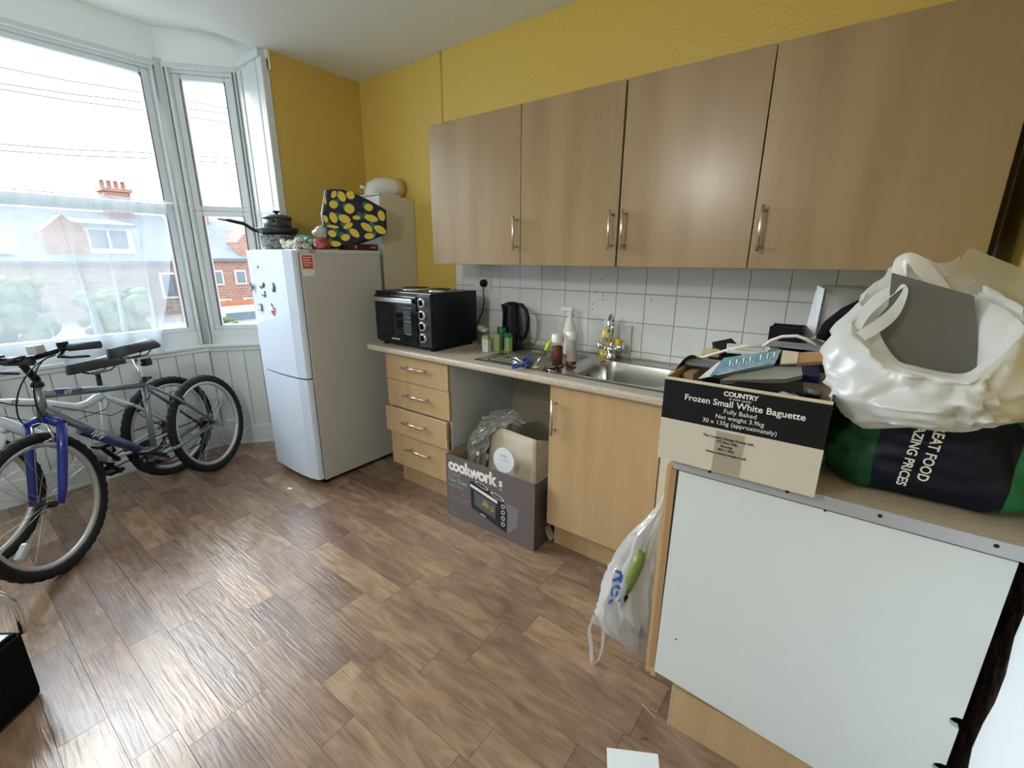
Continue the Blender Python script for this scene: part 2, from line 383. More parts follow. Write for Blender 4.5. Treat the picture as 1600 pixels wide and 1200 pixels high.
# corner posts of the bay
for nm,(x,y) in (('trim_post_near',(XB,YC)),('trim_post_far',(XB,YC2))):
    struct(nm,B().tube([(x-.01,y,SILL),(x-.01,y,2.6)],.03,10),WHT)
# pilasters between bay and room (white reveal with ribs)
for nm,y,sg in (('wall_pilaster',YP,1),('wall_pilaster_far',YP2,-1)):
    b=B().box((XP-.02,y,-.1),(XL-.004,y+sg*.12,ZB+.05)) if sg>0 else B().box((XP-.02,y-.12,-.1),(XL,y,ZB+.05))
    struct(nm,b,WHT)
b=B()
for x0,x1,d in ((XP+.01,XP+.06,.012),(XP+.10,XP+.19,.022),(XP+.20,XP+.30,.030),(XL-.06,XL+.006,.036)):
    b.box((x0,YP-d,SILL),(x1,YP+.01,2.56),.004)
b.box((XP+.08,YP-.045,2.56),(XL-.01,YP+.01,2.60),.003)
struct('trim_reveal',b,WHT)
struct('trim_beam',B().box((XL-.02,YP-.002,2.50),(XL+.006,YP+.02,ZC)),CEIL)
# ---- added pendant lamp, out of view, brightens the room as fill light
lt=thing('added_fill_lamp',(-1.2,-2.95,2.1),'added pendant fill lamp, out of view behind the camera','lamp')
B().tube([(-1.2,-2.95,2.22),(-1.2,-2.95,ZC)],.004,6).build('flex',WPL,lt)
B().lathe([(.03,.10),(.04,.06),(.06,.04),(.061,.06),(.035,.12),(0,.125)],(-1.2,-2.95,2.12),16).build('fill_lamp_holder',WPL,lt)
ld=bpy.data.lights.new('fill_light','POINT'); ld.energy=30; ld.shadow_soft_size=.10; ld.color=(1,.97,.92); lo=bpy.data.objects.new('fill_light',ld); COL.objects.link(lo); lo.location=(-1.2,-2.95,2.06)
# ================================================================ OUTSIDE
def brick(name,c1,c2,mort,sc_):
    m=mat(name,c1,.9); n=m.node_tree.nodes; l=m.node_tree.links; t=n.new('ShaderNodeTexCoord'); mp=n.new('ShaderNodeMapping'); bt=n.new('ShaderNodeTexBrick')
    mp.inputs['Rotation'].default_value=(0,PI/2,PI/2); mp.inputs['Scale'].default_value=(1,1,1)
    sx=n.new('ShaderNodeSeparateXYZ'); cb=n.new('ShaderNodeCombineXYZ'); l.new(t.outputs['Object'],sx.inputs[0]); l.new(sx.outputs[1],cb.inputs[0]); l.new(sx.outputs[2],cb.inputs[1])
    l.new(cb.outputs[0],bt.inputs[0]); bt.inputs['Scale'].default_value=sc_; bt.inputs['Color1'].default_value=(*c1,1); bt.inputs['Color2'].default_value=(*c2,1); bt.inputs['Mortar'].default_value=(*mort,1)
    l.new(bt.outputs[0],n['Principled BSDF'].inputs['Base Color']); return m
SLATE=mat('slate',(.17,.20,.24),.8,var=((1.5,1.5,3),(.22,.26,.30))); BRICKR=brick('red_brick',(.33,.17,.13),(.24,.12,.10),(.36,.30,.26),2.4)
STONE=brick('stone_wall',(.34,.28,.22),(.26,.20,.16),(.38,.34,.30),1.2); LEAF=mat('foliage',(.10,.15,.08),.9,var=((1.2,1.2,1.2),(.22,.26,.15)),bump=((4,4,4),1,.5))
FP=mat('far_pane',(.12,.16,.19),.15); FW=mat('fence_wood',(.34,.13,.07),.8)
GZ=-1.25
struct('ground',B().box((-60,-60,GZ-.4),(-4.6,60,GZ)),mat('pale_paving',(.30,.32,.33),.9))
hs=thing('terraced_house',(-27,1,GZ),'stone terraced house with slate roof and white dormer, behind the net curtain','house')
B().box((-33,-14,GZ),(-26,6.8,1.3)).build('wall',STONE,hs)
b=B(); b.quad([(-25.7,-14.3,1.22),(-25.7,7.0,1.22),(-30,7.0,3.5),(-30,-14.3,3.5)],.15); b.quad([(-34.3,-14.3,1.22),(-30,-14.3,3.5),(-30,7.0,3.5),(-34.3,7.0,1.22)],.15); b.build('roof',SLATE,hs)
d=B().box((-28.6,2.95,1.55),(-26.3,4.6,2.75)).build('dormer',PVC,hs)
B().box((-26.3,3.15,1.75),(-26.26,3.72,2.5)).build('pane',FP,d); B().box((-26.3,3.82,1.75),(-26.26,4.4,2.5)).build('pane',FP,d)
B().quad([(-26.0,2.8,2.75),(-26.0,4.75,2.75),(-29.2,4.75,3.1),(-29.2,2.8,3.1)],.12).build('dormer_roof',SLATE,hs)
b=B().box((-27.8,1.7,1.1),(-26.2,3.05,2.4)); b.quad([(-26.2,1.7,2.4),(-26.2,3.05,2.4),(-26.2,2.4,3.05)],1.4,(1,0,0)); b.build('brick_gable',BRICKR,hs)
ch=B().box((-30.5,4.7,3.0),(-29.5,5.7,4.45)).box((-30.6,4.6,4.45),(-29.4,5.8,4.6)).build('chimney',BRICKR,hs)
b=B()
for i in range(4): B().lathe([(.10,0),(.08,.35),(.11,.35),(.11,.38),(0,.38)],(-30.0,4.8+i*.27,4.6),10).build('chimney_pot',mat('clay_pot_%d'%i,(.36,.2,.15),.9),ch)
for y in (-6.5,-3.4,-.6,5.2):
    w=B().box((-26.02,y,-.5),(-25.92,y+.9,.7)).build('window_frame',PVC,hs); B().box((-25.92,y+.1,-.4),(-25.90,y+.8,.6)).build('pane',FP,w)
B().quad([(-25.95,.15,1.55),(-25.95,.75,1.55),(-26.6,.75,1.95),(-26.6,.15,1.95)],.08).build('roof_window',PVC,hs)
h2=thing('brick_house',(-22,9,GZ),'red brick house with grey roof seen through the narrow side window','house')
B().box((-26.0,7.2,GZ),(-22.5,14,1.4)).box((-22.5,4.75,GZ),(-20,14,1.4)).build('wall',BRICKR,h2)
B().quad([(-19.75,4.6,1.36),(-19.75,14,1.36),(-22.6,14,2.9),(-22.6,4.6,2.9)],.12).build('roof',SLATE,h2)
b=B().box((-21.5,6.25,1.3),(-19.9,8.0,2.0)); b.quad([(-19.9,6.25,2.0),(-19.9,8.0,2.0),(-19.9,7.1,2.9)],1.5,(1,0,0)); b.build('brick_gable',BRICKR,h2)
for y,z in ((5.15,.35),(6.0,.35),(6.9,.35),(5.3,-.75),(6.2,-.75)):
    w=B().box((-19.99,y,z),(-19.93,y+.42,z+.55)).build('window_frame',PVC,h2); B().box((-19.93,y+.05,z+.05),(-19.91,y+.37,z+.5)).build('pane',FP,w)
B().box((-22.9,5.6,2.6),(-22.3,6.3,3.4)).build('chimney',BRICKR,h2)
fc=thing('garden_fence',(-17,4,GZ),'orange brown garden fence seen through the side window','fence')
for i in range(8): B().box((-17,3.2+i*.62,GZ),(-16.95,3.2+i*.62+.60,-.03)).build('fence_panel',FW,fc)
def shrub(name,c,r,n,label,seed):
    rr=random.Random(seed); b=B()
    for i in range(n):
        p=Vector(c)+Vector((rr.uniform(-1,1)*r[0],rr.uniform(-1,1)*r[1],rr.uniform(-1,1)*r[2])); s=rr.uniform(.18,.38)*min(r)
        g=bmesh.ops.create_icosphere(b.bm,subdivisions=2,radius=s)
        for v in g['verts']: v.co=p+v.co*(1+.5*noise.noise(v.co*3+p))
    return b.build(name,LEAF,label=label,cat='tree' if r[2]>.8 else 'bush')
shrub('tree',(-20,-1.5,-.2),(1.0,1.9,.95),110,'grey green tree behind the left of the net curtain',1)
shrub('tree',(-18,1.7,-.5),(.8,.7,.82),70,'small pale green tree behind the middle of the net curtain',2)
shrub('bush',(-13.6,3.6,-.62),(.5,1.0,.35),40,'bright green bush low outside the side window',3)
cr_=thing('parked_car',(-15.9,4.3,GZ),'pale parked car by the fence outside the side window','car')
B().box((-16.6,3.2,-1.0),(-15.2,5.6,-.55),.12).box((-16.5,3.5,-.6),(-15.3,5.1,-.15),.18).build('body',PVC,cr_)
for y in (3.6,5.1): B().cyl((-15.25,y,-1.0),.22,.1,16,(1,0,0)).build('wheel',RUB,cr_)
B().box((-15.32,3.65,-.5),(-15.26,4.9,-.25)).build('side_glass',FP,cr_)
CAB=mat('cable',(.16,.16,.18),.7)
def wire(p0,p1,label):
    A=at(*p0,0,-12);Bq=at(*p1,0,-12); e=(Bq-A).normalized(); pts=[A-e*6,A,A.lerp(Bq,.5)-Vector((0,0,.02)),Bq,Bq+e*8]
    B().tube(pts,.011,5).build('overhead_cable',CAB,label=label,cat='cable',group='overhead cables')
for a,c,l in (((0,105),(195,140),'topmost thin overhead cable in the sky'),((0,130),(200,157),'upper overhead cable of the close pair'),((0,139),(202,169),'lower overhead cable of the close pair'),((0,225),(215,238),'fourth overhead cable from the top'),((0,235),(218,247),'lowest overhead cable, just above the rooftops')): wire(a,c,l)
# ---- net curtain
NET=film('white_voile',(.47,.53,.57),.45,.6,.40,gloss=0)
ct=thing('net_curtain',(-3.66,-1.8,1.75),'sheer white gathered net curtain across the lower half of the large window','curtain')
def cfn(u,v):
    y=-1.06-u*1.60; z=1.745-v*.945
    q=u*26; sl=v*(1.6*math.sin(u*5+.6)+.8)
    w1=math.sin(q*2+sl*2); w2=math.sin(q*.8+sl*2.2+1); amp=.008+.030*v
    x=-3.66+.7*amp*(w1+w2*.6)+.006*math.sin(q*5)*(1-v)
    yy=y+(.012+.045*v)*math.sin(q*2+sl*2+1.2)*(.35+.65*(math.sin(u*6.5+.4)>-.2))-.14*v*max(0,math.sin(u*7+1.0))
    zz=z-(.012*math.sin(q*.9) if v>.98 else 0)
    return Vector((x,yy,zz))
B().grid(cfn,230,26).build('voile',NET,ct)
B().grid(lambda u,v:cfn(u,v*.02)+Vector((.002,0,.012-v*.0)),230,3).build('heading',NET,ct)
B().tube([(-3.655,-1.00,1.748),(-3.655,-2.62,1.752)],.0025,6).build('wire',ALU,ct)
tag(B().tube([at(240,316,0,-3.64),at(322,322,0,-3.55),at(400,325,0,-3.42)],.0016,6).build('curtain_wire',ALU),'thin white curtain wire strung across the side window','wire')
# ================================================================ UNITS
def bar_handle(a,c,out,parent,mat_=ALU,r=.006,inset=.016,name='handle'):
    a=Vector(a);c=Vector(c);out=Vector(out); e=(c-a).normalized()
    b=B().tube([a,c],r,10)
    for p in (a+e*inset,c-e*inset): b.tube([p,p-out],r*.75,8)
    return b.build(name,mat_,parent)
cx=[-1.970,-1.353,-.841,-.325,.295]; wl_lab=['leftmost beech wall cupboard, scratched and shiny, above the mini oven','second beech wall cupboard from the left, above the kettle','third beech wall cupboard from the left, above the sink','large rightmost beech wall cupboard above the white carrier bag']
hx=[-1.374,-.870,-.8115,-.295]
for i in range(4):
    x0,x1=cx[i],cx[i+1]; c=thing('wall_cabinet',((x0+x1)/2,-.13,1.373),wl_lab[i],'cupboard','beech wall cupboards above the worktop')
    b=B().box((x0+.004,-.300,1.374),(x0+.018,KW,2.092)).box((x1-.018,-.300,1.374),(x1-.004,KW,2.092)).box((x0+.018,-.300,1.374),(x1-.018,KW,1.39)).box((x0+.018,-.300,2.076),(x1-.018,KW,2.092)).box((x0+.018,KW-.01,1.39),(x1-.018,KW-.004,2.076))
    if i==3: b.mi=1; b.box((x1-.003,-.300,1.374),(x1,KW,2.092))
    b.build('carcass',[WBOARD,CHIP],c)
    z0,z1=(1.376,2.090)
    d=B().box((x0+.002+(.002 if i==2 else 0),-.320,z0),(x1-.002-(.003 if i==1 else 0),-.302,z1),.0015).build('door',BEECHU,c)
    bar_handle((hx[i],-.352,1.592 if i==3 else 1.605),(hx[i],-.352,1.436 if i==3 else 1.448),(0,-.032,0),d)
# filler strip right of the cupboards
box('cupboard_filler_strip',(.297,-.285,1.374),(.310,KW,2.09),DARK,label='dark gap strip at the right end of the wall cupboards',cat='strip')
# drawer unit
dr=thing('drawer_unit',(-1.94,-.24,0),'beech four-drawer base unit under the mini oven','drawers')
b=B().box((-2.188,-.518,.15),(-2.172,0,.864)).box((-1.688,-.515,.0),(-1.668,KW-.006,.864)).box((-2.172,-.518,.15),(-1.688,0,.166)).box((-2.172,-.02,.166),(-1.688,-.01,.864)); b.build('carcass',mat('white_carcass',(.56,.57,.56),.4),dr)
for (z0,z1,x0,x1,dy,hz) in ((.706,.862,-2.19,-1.670,0,.799),(.536,.702,-2.19,-1.668,.002,.630),(.374,.532,-2.19-.008,-1.672,-.020,.465),(.152,.368,-2.182,-1.676,0,.284)):
    d=B().box((x0,-.537+dy,z0),(x1,-.519+dy,z1),.0015).build('drawer',BEECH,dr)
    if dy<0: B().box((x0+.03,-.519+dy,z0+.02),(x1-.03,-.3,z1-.02)).build('drawer_box',WBOARD,d)
    bar_handle((-2.02,-.567+dy,hz),(-1.822,-.567+dy,hz+.002),(0,-.030,0),d,inset=.02)
B().box((-2.18,-.462,0),(-1.669,-.446,.15)).build('plinth',BEECH,dr)
# base unit with one door
bu=thing('base_cabinet',(-.765,-.24,0),'beech base cupboard under the sink with one tall door','cupboard')
b=B().box((-1.022,-.515,.15),(-1.006,.03,.864)).box((-.52,-.518,.15),(-.505,.03,.864)).box((-1.008,-.518,.15),(-.52,.03,.166)).box((-1.008,.02,.166),(-.52,.03,.864)); b.build('carcass',bpy.data.materials['white_carcass'],bu)
d=B().box((-1.022,-.537,.152),(-.507,-.519,.862),.0015).build('door',BEECH,bu)
bar_handle((-.992,-.567,.800),(-.992,-.567,.632),(0,-.030,0),d,inset=.02)
B().box((-1.02,-.462,0),(-.32,-.446,.149)).build('plinth',BEECH,bu)
# cream filler beside it
fl=thing('corner_filler',(-.42,-.53,0),'cream corner panel between the sink cupboard and the peninsula','panel')
B().box((-.503,-.535,.152),(-.325,-.517,.864),.001).build('board',CREAM,fl)
b=B(); 
for z in (.83,.60): b.lathe([(0,.001),(.004,0)],(-.46,-.536,z),8,(0,-1,0))
b.build('screw_cap',CHIP,fl)
# peninsula unit
pu=thing('peninsula_unit',(.03,-.8,0),'white backed end unit of the peninsula carrying the boxes and bags','cupboard')
B().box((-.312,-1.050,.150),(-.296,-.545,.864)).box((-.296,-.56,.15),(.34,-.545,.864)).box((.295,-1.02,.15),(.31,-.56,.864)).box((-.296,-1.02,.15),(.295,-.56,.166)).build('carcass',BEECH,pu)
d=B().box((-.330,-1.045,.152),(-.3135,-.600,.862),.0015).build('door',BEECH,pu)
bar_handle((-.362,-.90,.735),(-.362,-.90,.575),(-.030,0,0),d,mat_=STEEL,inset=.02)
# end board with notches on its right edge
zt_=.866
n1=at(1475,1120,1,-1.066).z; n2=at(1452,1192,1,-1.066).z
pts=[(-.296,.19),(-.290,zt_),(.333,zt_+.0)]
def notch(z,r): return [(.333-(r*1.3)*math.sin(a),z+r*math.cos(a)) for a in [PI*i/8 for i in range(9)]]
pts+= [(.333,n1+.016)]+notch(n1,.014)+notch(n2,.015)+[(.333,.14)]
b=B().quad([(x,-1.067,z) for x,z in pts],.015,(0,-1,0)); eb=b.build('end_board',WBOARD,pu)
b=B()
for px,py in ((1056,999),(1289,798),(1502,852)):
    p=at(px,py,1,-1.0672); b.lathe([(0,.0008),(.0028,0)],p,8,(0,-1,0))
b.build('screw_hole',DARK,eb)
B().box((-.313,-1.067,.20),(-.297,-1.050,.864)).build('board_edging',CHIP,pu)
B().box((-.240,-1.050,0),(.325,-1.034,.150)).build('plinth',BEECH,pu)
B().box((-.2425,-1.051,0),(-.240,-1.033,.150)).build('plinth_end',CARDW,pu)
# worktops
y0=-.5665
wt=thing('worktop',(-.97,-.26,.865),'long stone-effect worktop with the steel sink set into it','worktop')
b=B(); SX0,SX1,SY0,SY1=-1.500,-.500,-.470,-.010
b.box((-2.3185,y0+.012,.866),(SX0,KW-.004,.900)).box((SX0,y0+.012,.866),(SX1,SY0,.900)).box((SX0,SY1,.866),(SX1,KW-.004,.900)).box((SX1,y0+.012,.866),(XR-.004,KW-.004,.900))
b.build('slab',WORK,wt)
pf=[(y0+.012,.900),(y0+.005,.8985),(y0+.001,.894),(y0,.888),(y0,.878),(y0+.001,.871),(y0+.006,.8665),(y0+.012,.866)]
B().grid(lambda u,v:Vector((-2.3185+u*(2.3185-.295),pf[round(v*7)][0],pf[round(v*7)][1])),12,8).build('rounded_edge',WORK,wt)
pw=thing('peninsula_worktop',(.03,-.83,.868),'beige peninsula worktop with a grey screwed metal edge strip','worktop')
B().box((-.305,-1.068,.869),(XR-.004,y0+.0115,.900)).build('slab',WORK,pw)
es=B().box((-.302,-1.075,.872),(XR-.015,-1.0685,.903),.001).build('edge_strip',mat('grey_aluminium_strip',(.50,.51,.54),.35,metal=.35),pw)
for px,py in ((1109,737),(1230,768),(1375,806),(1557,853)):
    p=at(px,py,1,-1.0752); B().cyl(p,.0042,.0008,12,(0,-1,0)).build('screw_hole',DARK,es)
# crumbs on worktop left
b=B(); rr=random.Random(3)
for i in range(260):
    x=rr.gauss(-1.70,.05); y=rr.gauss(-.30,.05); s=rr.uniform(.0008,.002); b.box((x-s,y-s,.900),(x+s,y+s,.900+s))
b.build('coffee_crumbs',mat('crumbs',(.22,.14,.08),.9),label='brown crumbs spilled on the worktop beside the mini oven',cat='crumbs',kind='stuff')
# sink
sk=thing('steel_sink',(-1.0,-.24,.90),'stainless steel sink with ribbed drainer set in the worktop','sink')
def sst(a,c,x):
    t=max(0,min(1,(x-a)/(c-a))); return t*t*(3-2*t)
X0,X1,Y0_,Y1_=-1.525,-.485,-.490,.008
def skz(x,y):
    z=.9045
    ed=min(x-X0,X1-x,y-Y0_,Y1_-y)
    if ed<.012: z=.9005+.004*sst(0,.012,ed)
    inn=sst(.012,.03,ed)
    z-=.004*inn
    if x<-1.04 and x>-1.485 and -.46<y<-.05:
        z+=.0075*max(0,math.sin((y)*2*PI/.040))**.7*min(1,(x+1.485)/.03)*min(1,(-1.04-x)/.05)
    # bowl, rounded rectangle
    dx=max(abs(x+.775)-.135,0); dy=max(abs(y+.255)-.10,0); dd=math.hypot(dx,dy)
    z-=.150*(1-sst(.050,.088,dd))
    return z
B().grid(lambda u,v:Vector((X0+u*(X1-X0),Y0_+v*(Y1_-Y0_),skz(X0+u*(X1-X0),Y0_+v*(Y1_-Y0_)))),210,200).build('basin',STEEL,sk)
B().lathe([(.0,.002),(.012,.002),(.014,.0)],(-.985,-.25,.853),14,(1,0,.35)).build('overflow',DARK,sk)
b=B().lathe([(0,.003),(.03,.003),(.035,0)],(-.775,-.255,.7505),18); b.build('plughole',CHROME,sk)
# tap
tp=thing('mixer_tap',(-.965,-.030,.905),'chrome swan-neck mixer tap with two cross-head handles','tap')
B().lathe([(0,0),(.026,0),(.026,.012),(.020,.025),(.017,.05),(0,.05)],(-.965,-.03,.902),18).build('base',CHROME,tp)
pts=[]
for i in range(15):
    a=PI*i/14*1.0; pts.append(Vector((-.965,-.03,1.085))+Vector((.012*(1-math.cos(a)),-.050*(1-math.cos(a)),.050*math.sin(a))))
pts=[Vector((-.965,-.03,.945))]+pts+[pts[-1]+Vector((0,0,-.03))]
B().tube(pts,.0105,12).build('spout',CHROME,tp)
B().lathe([(.013,.0),(.016,.008),(.030,.040),(.026,.052),(.014,.060),(0,.062)],(-.965,-.03,.912),8).build('mixer_body',CHROME,tp)
for s in (-1,1):
    o=Vector((-.965,-.03,.945)); e=Vector((s*.042,-.010,.018)); ax=e.normalized()
    B().tube([o,o+e],[.014,.012],10).lathe([(.012,0),(.021,.004),(.022,.012),(.019,.028),(.012,.032),(0,.032)],o+e,7,ax).build('tap_handle',CHROME,tp)
# ================================================================ FRIDGE
fx0,fx1=-3.045,-2.512
fz=1.452
fg=thing('fridge_freezer',(-2.78,-.58,0),'tall white fridge freezer with magnets on its door','fridge')
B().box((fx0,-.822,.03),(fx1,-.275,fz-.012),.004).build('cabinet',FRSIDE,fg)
B().box((fx0-.002,-.835,fz-.026),(fx1+.002,-.270,fz),.006).build('top_panel',mat('fridge_top',(.60,.60,.58),.35),fg)
for z0,z1 in ((.712,fz-.004),(.045,.700)):
    def dfn(u,v,z0=z0,z1=z1):
        return Vector((0,0,0))
    b=B()
    b.sm=False
    # door: slightly bowed front with handle bevel at the edges
    prof=[(fx0,-.830),(fx0,-.868),(fx0+.035,-.880),(fx0+.16,-.886),((fx0+fx1)/2,-.889),(fx1-.16,-.886),(fx1-.075,-.880),(fx1-.006,-.862),(fx1,-.845),(fx1,-.830)]
    n=len(prof); A=[b.bm.verts.new((x,y,z0)) for x,y in prof]; C=[b.bm.verts.new((x,y,z1)) for x,y in prof]
    for i in range(n-1): b.bm.faces.new((A[i],A[i+1],C[i+1],C[i]))
    b.bm.faces.new(A[::-1]); b.bm.faces.new(C); b.bm.faces.new((A[-1],A[0],C[0],C[-1]))
    d=b.build('door',FRIDGE,fg)
    B().box((fx0+.008,-.832,z0+.008),(fx1-.012,-.820,z1-.008)).build('door_seal',mat('grey_seal',(.10,.095,.085),.6) if 'grey_seal' not in bpy.data.materials else bpy.data.materials['grey_seal'],d)
b=B()
for x in (fx0+.05,fx1-.05):
    for y in (-.79,-.32): b.cyl((x,y,0),.018,.032,12)
b.build('foot',BLK,fg)
B().box((fx0+.01,-.825,.012),(fx1-.01,-.80,.045)).build('plinth_grille',BLKM,fg)
st=B().box((fx1,-.816,1.305),(fx1+.0008,-.742,1.425)).build('label_sticker',PAPER,fg,label='red and white sticker')
B().box((fx1+.0008,-.811,1.345),(fx1+.0012,-.747,1.420)).build('red_print',RED,st)
b=B()
for i in range(4): b.box((fx1+.0012,-.805,1.405-i*.014),(fx1+.0014,-.755-.01*(i%2),1.409-i*.014))
b.lathe([(0,.0005),(.006,0)],(fx1+.0009,-.78,1.327),10,(1,0,0)); b.build('small_print',INKW,st)
def mag(px,py,w,h,kind,label,col):
    p=at(px,py,1,-.889); c=thing('fridge_magnet',p,label,'magnet','magnets on the fridge door')
    m=mat('magnet_'+kind,col,.4); k=B(); y=p.y
    if kind=='heart': k.lathe([(0,.004),(w/2,.004),(w/2,0)],p,16,(0,-1,0)); k.build('plate',m,c); B().lathe([(0,.006),(w/4,.006),(w/4,.004)],p,12,(0,-1,0)).build('print',INKW,c)
    elif kind=='oval':
        k.lathe([(0,.004),(w/2,.004),(w/2,0)],p,16,(0,-1,0),sx=1,sy=h/w); k.build('plate',m,c); B().lathe([(0,.006),(w/3.4,.006),(w/3.4,.004)],p,12,(0,-1,0),sx=1,sy=h/w).build('print',WPL,c)
    elif kind=='square':
        k.box(p-Vector((w/2,.004,h/2)),p+Vector((w/2,0,h/2)),.001).build('plate',m,c); B().box(p-Vector((w/3,.0045,h/3)),p+Vector((w/3,-.0039,h/3))).build('print',WPL,c)
    else:
        for i in range(7):
            q=p+Vector((R.uniform(-.4,.4)*w,0,R.uniform(-.4,.4)*h)); s=R.uniform(.006,.012); k.box(q-Vector((s,.004,s*.6)),q+Vector((s,0,s*.6)),.001,rot=Matrix.Rotation(R.uniform(-1,1),3,'Y'))
        k.build('letters',m,c)
mag(402,417,.014,.014,'dot' if 0 else 'square','tiny grey magnet highest on the fridge door',(.25,.27,.30))
mag(394,449,.030,.07,'scroll','dark curly letter magnet at the left of the fridge door',(.10,.09,.10))
mag(411,453,.055,.10,'cluster','cluster of dark word magnets in the middle of the fridge door',(.16,.07,.09))
mag(427,449,.032,.055,'oval','dark oval magnet at the right of the upper row on the fridge',(.13,.13,.15))
mag(407,480,.036,.045,'square2' if 0 else 'square','small square picture magnet on the lower left of the group',(.25,.20,.24))
mag(427,484,.045,.075,'reds','red letter magnet below the oval magnet on the fridge door',(.40,.08,.07))
# boiler casing and flue
bo=thing('white_boiler_casing',(-2.70,-.09,.45),'tall narrow cream boiler casing behind the fridge','boiler')
bx1=-2.535; by=-.225
B().box((-2.95,by,.45),(bx1,KW+.01,1.80),.004).build('casing',CREAM,bo)
B().box((-2.945,by-.006,.47),(bx1-.004,by,1.792),.003).build('front_panel',mat('casing_front',(.72,.78,.80),.35),bo)
B().box((-2.93,by-.01,1.80),(bx1+.0,-.06,1.808),.002).build('lid',PVC,bo)
fu=thing('flue_elbow',(-2.72,-.10,1.808),'round white flue elbow going into the wall above the boiler','flue')
pts=[(-2.74,-.13,1.809),(-2.74,-.13,1.83)]+[(-2.74+.0,-.13+.075*(1-math.cos(a)),1.83+.055*math.sin(a)) for a in [PI/2*i/6 for i in range(1,7)]]+[(-2.74,KW+.01,1.885)]
pts=[(-2.72,-.13,1.808),(-2.72,-.13,1.825),(-2.715,-.125,1.850),(-2.70,-.10,1.868),(-2.68,-.06,1.872),(-2.67,-.02,1.872),(-2.665,KW+.012,1.872)]
B().tube(pts,[.062,.064,.066,.062,.060,.060,.060],20).build('elbow',WPL,fu)
B().lathe([(0,.03),(.012,.03),(.012,0)],(-2.775,-.16,1.865),12,(-.6,-.7,.2)).build('test_point',WPL,fu)
B().tube([(-2.668,-.005,1.872),(-2.665,KW+.011,1.872)],.066,20).build('wall_collar',mat('stained_collar',(.55,.42,.15),.6),fu)
# ================================================================ ON THE FRIDGE
NS=mat('nonstick_black',(.03,.032,.034),.35); SPK=mat('speckled_enamel',(.02,.022,.026),.25,var=((70,70,70),(.35,.37,.38)))
P0=Vector((-2.945,-.70,fz))
fp=thing('frying_pan',P0,'black frying pan with a long handle standing on the saucepan on the fridge','pan')
sp_=thing('speckled_pot',P0+Vector((.0,0,0)),'speckled black enamel pot on the corner of the fridge','pot')
c=P0+Vector((.0,0,0))
B().lathe([(0,.004),(.092,.004),(.100,.02),(.108,.085),(.112,.088),(.105,.088),(.096,.02),(0,.012)],c,28).build('body',SPK,sp_)
z=.088
B().lathe([(0,z),(.085,z+.0),(.112,z+.022),(.120,z+.040),(.118,z+.042),(.108,z+.024),(.083,z+.005),(0,z+.005)],c,28).build('pan_body',NS,fp)
h0=c+Vector((-.100,-.06,z+.02)); 
B().tube([h0,h0+Vector((-.04,-.025,.012)),h0+Vector((-.085,-.06,.05)),h0+Vector((-.15,-.11,.068)),h0+Vector((-.21,-.155,.078))],[.008,.010,.011,.011,.006],10).build('handle',BLK,fp)
sc_=thing('small_saucepan',c+Vector((.0,0,z+.03)),'small grey saucepan with a domed lid, topmost of the pans on the fridge','saucepan')
q=z+.034; GRN=mat('grey_nonstick',(.055,.065,.068),.35)
B().lathe([(0,q),(.070,q),(.078,q+.010),(.080,q+.065),(.076,q+.065),(.073,q+.012),(0,q+.004)],c,26).build('body',GRN,sc_)
B().lathe([(.084,q+.065),(.085,q+.069),(.078,q+.078),(.050,q+.088),(.018,q+.091),(0,q+.092)],c,26).build('lid',GRN,sc_)
B().lathe([(.008,q+.09),(.010,q+.098),(.022,q+.102),(.020,q+.110),(0,q+.113)],c,16).build('lid_knob',BLK,sc_)
h=c+Vector((.072,-.04,q+.045)); B().tube([h,h+Vector((.05,-.035,.0)),h+Vector((.085,-.06,-.004))],[.008,.009,.008],8).build('handle',mat('grey_sleeve',(.5,.52,.52),.3),sc_)
B().tube([h+Vector((.085,-.06,-.004)),h+Vector((.105,-.075,-.006))],[.010,.008],8).build('handle_tip',BLK,sc_)
# striped knitted cloth
CLO=mat('striped_cloth',(.60,.56,.48),.9)
m=CLO; n=m.node_tree.nodes; l=m.node_tree.links; t=n.new('ShaderNodeTexCoord'); wv=n.new('ShaderNodeTexWave'); wv.inputs['Scale'].default_value=26; wv.inputs['Distortion'].default_value=6; wv.inputs['Detail'].default_value=1
r=n.new('ShaderNodeValToRGB'); r.color_ramp.elements[0].position=.45; r.color_ramp.elements[1].position=.52; r.color_ramp.elements[0].color=(.60,.57,.50,1); r.color_ramp.elements[1].color=(.20,.19,.18,1)
l.new(t.outputs['Object'],wv.inputs[0]); l.new(wv.outputs[0],r.inputs[0]); l.new(r.outputs[0],n['Principled BSDF'].inputs['Base Color'])
r2=random.Random(5)
b=B()
for k in range(5):
    pts=[]; 
    for i in range(14):
        u=i/13; pts.append(Vector((-2.72+.19*u+.02*math.sin(u*11+k*2),-.775+.025*math.sin(u*9+k*1.7),fz+.018+.012*(k%3)+.010*math.sin(u*13+k))))
    b.tube(pts,[.010]+[.014+.004*math.sin(i*1.3+k) for i in range(12)]+[.008],8)
b.tube([(-2.55,-.775,fz+.03),(-2.525,-.78,fz+.022),(-2.502,-.765,fz+.012),(-2.495,-.755,fz-.012)],[.014,.016,.017,.010],8)
b.build('knitted_cloth',CLO,label='grey and cream striped cloth bunched on the front edge of the fridge top',cat='cloth')
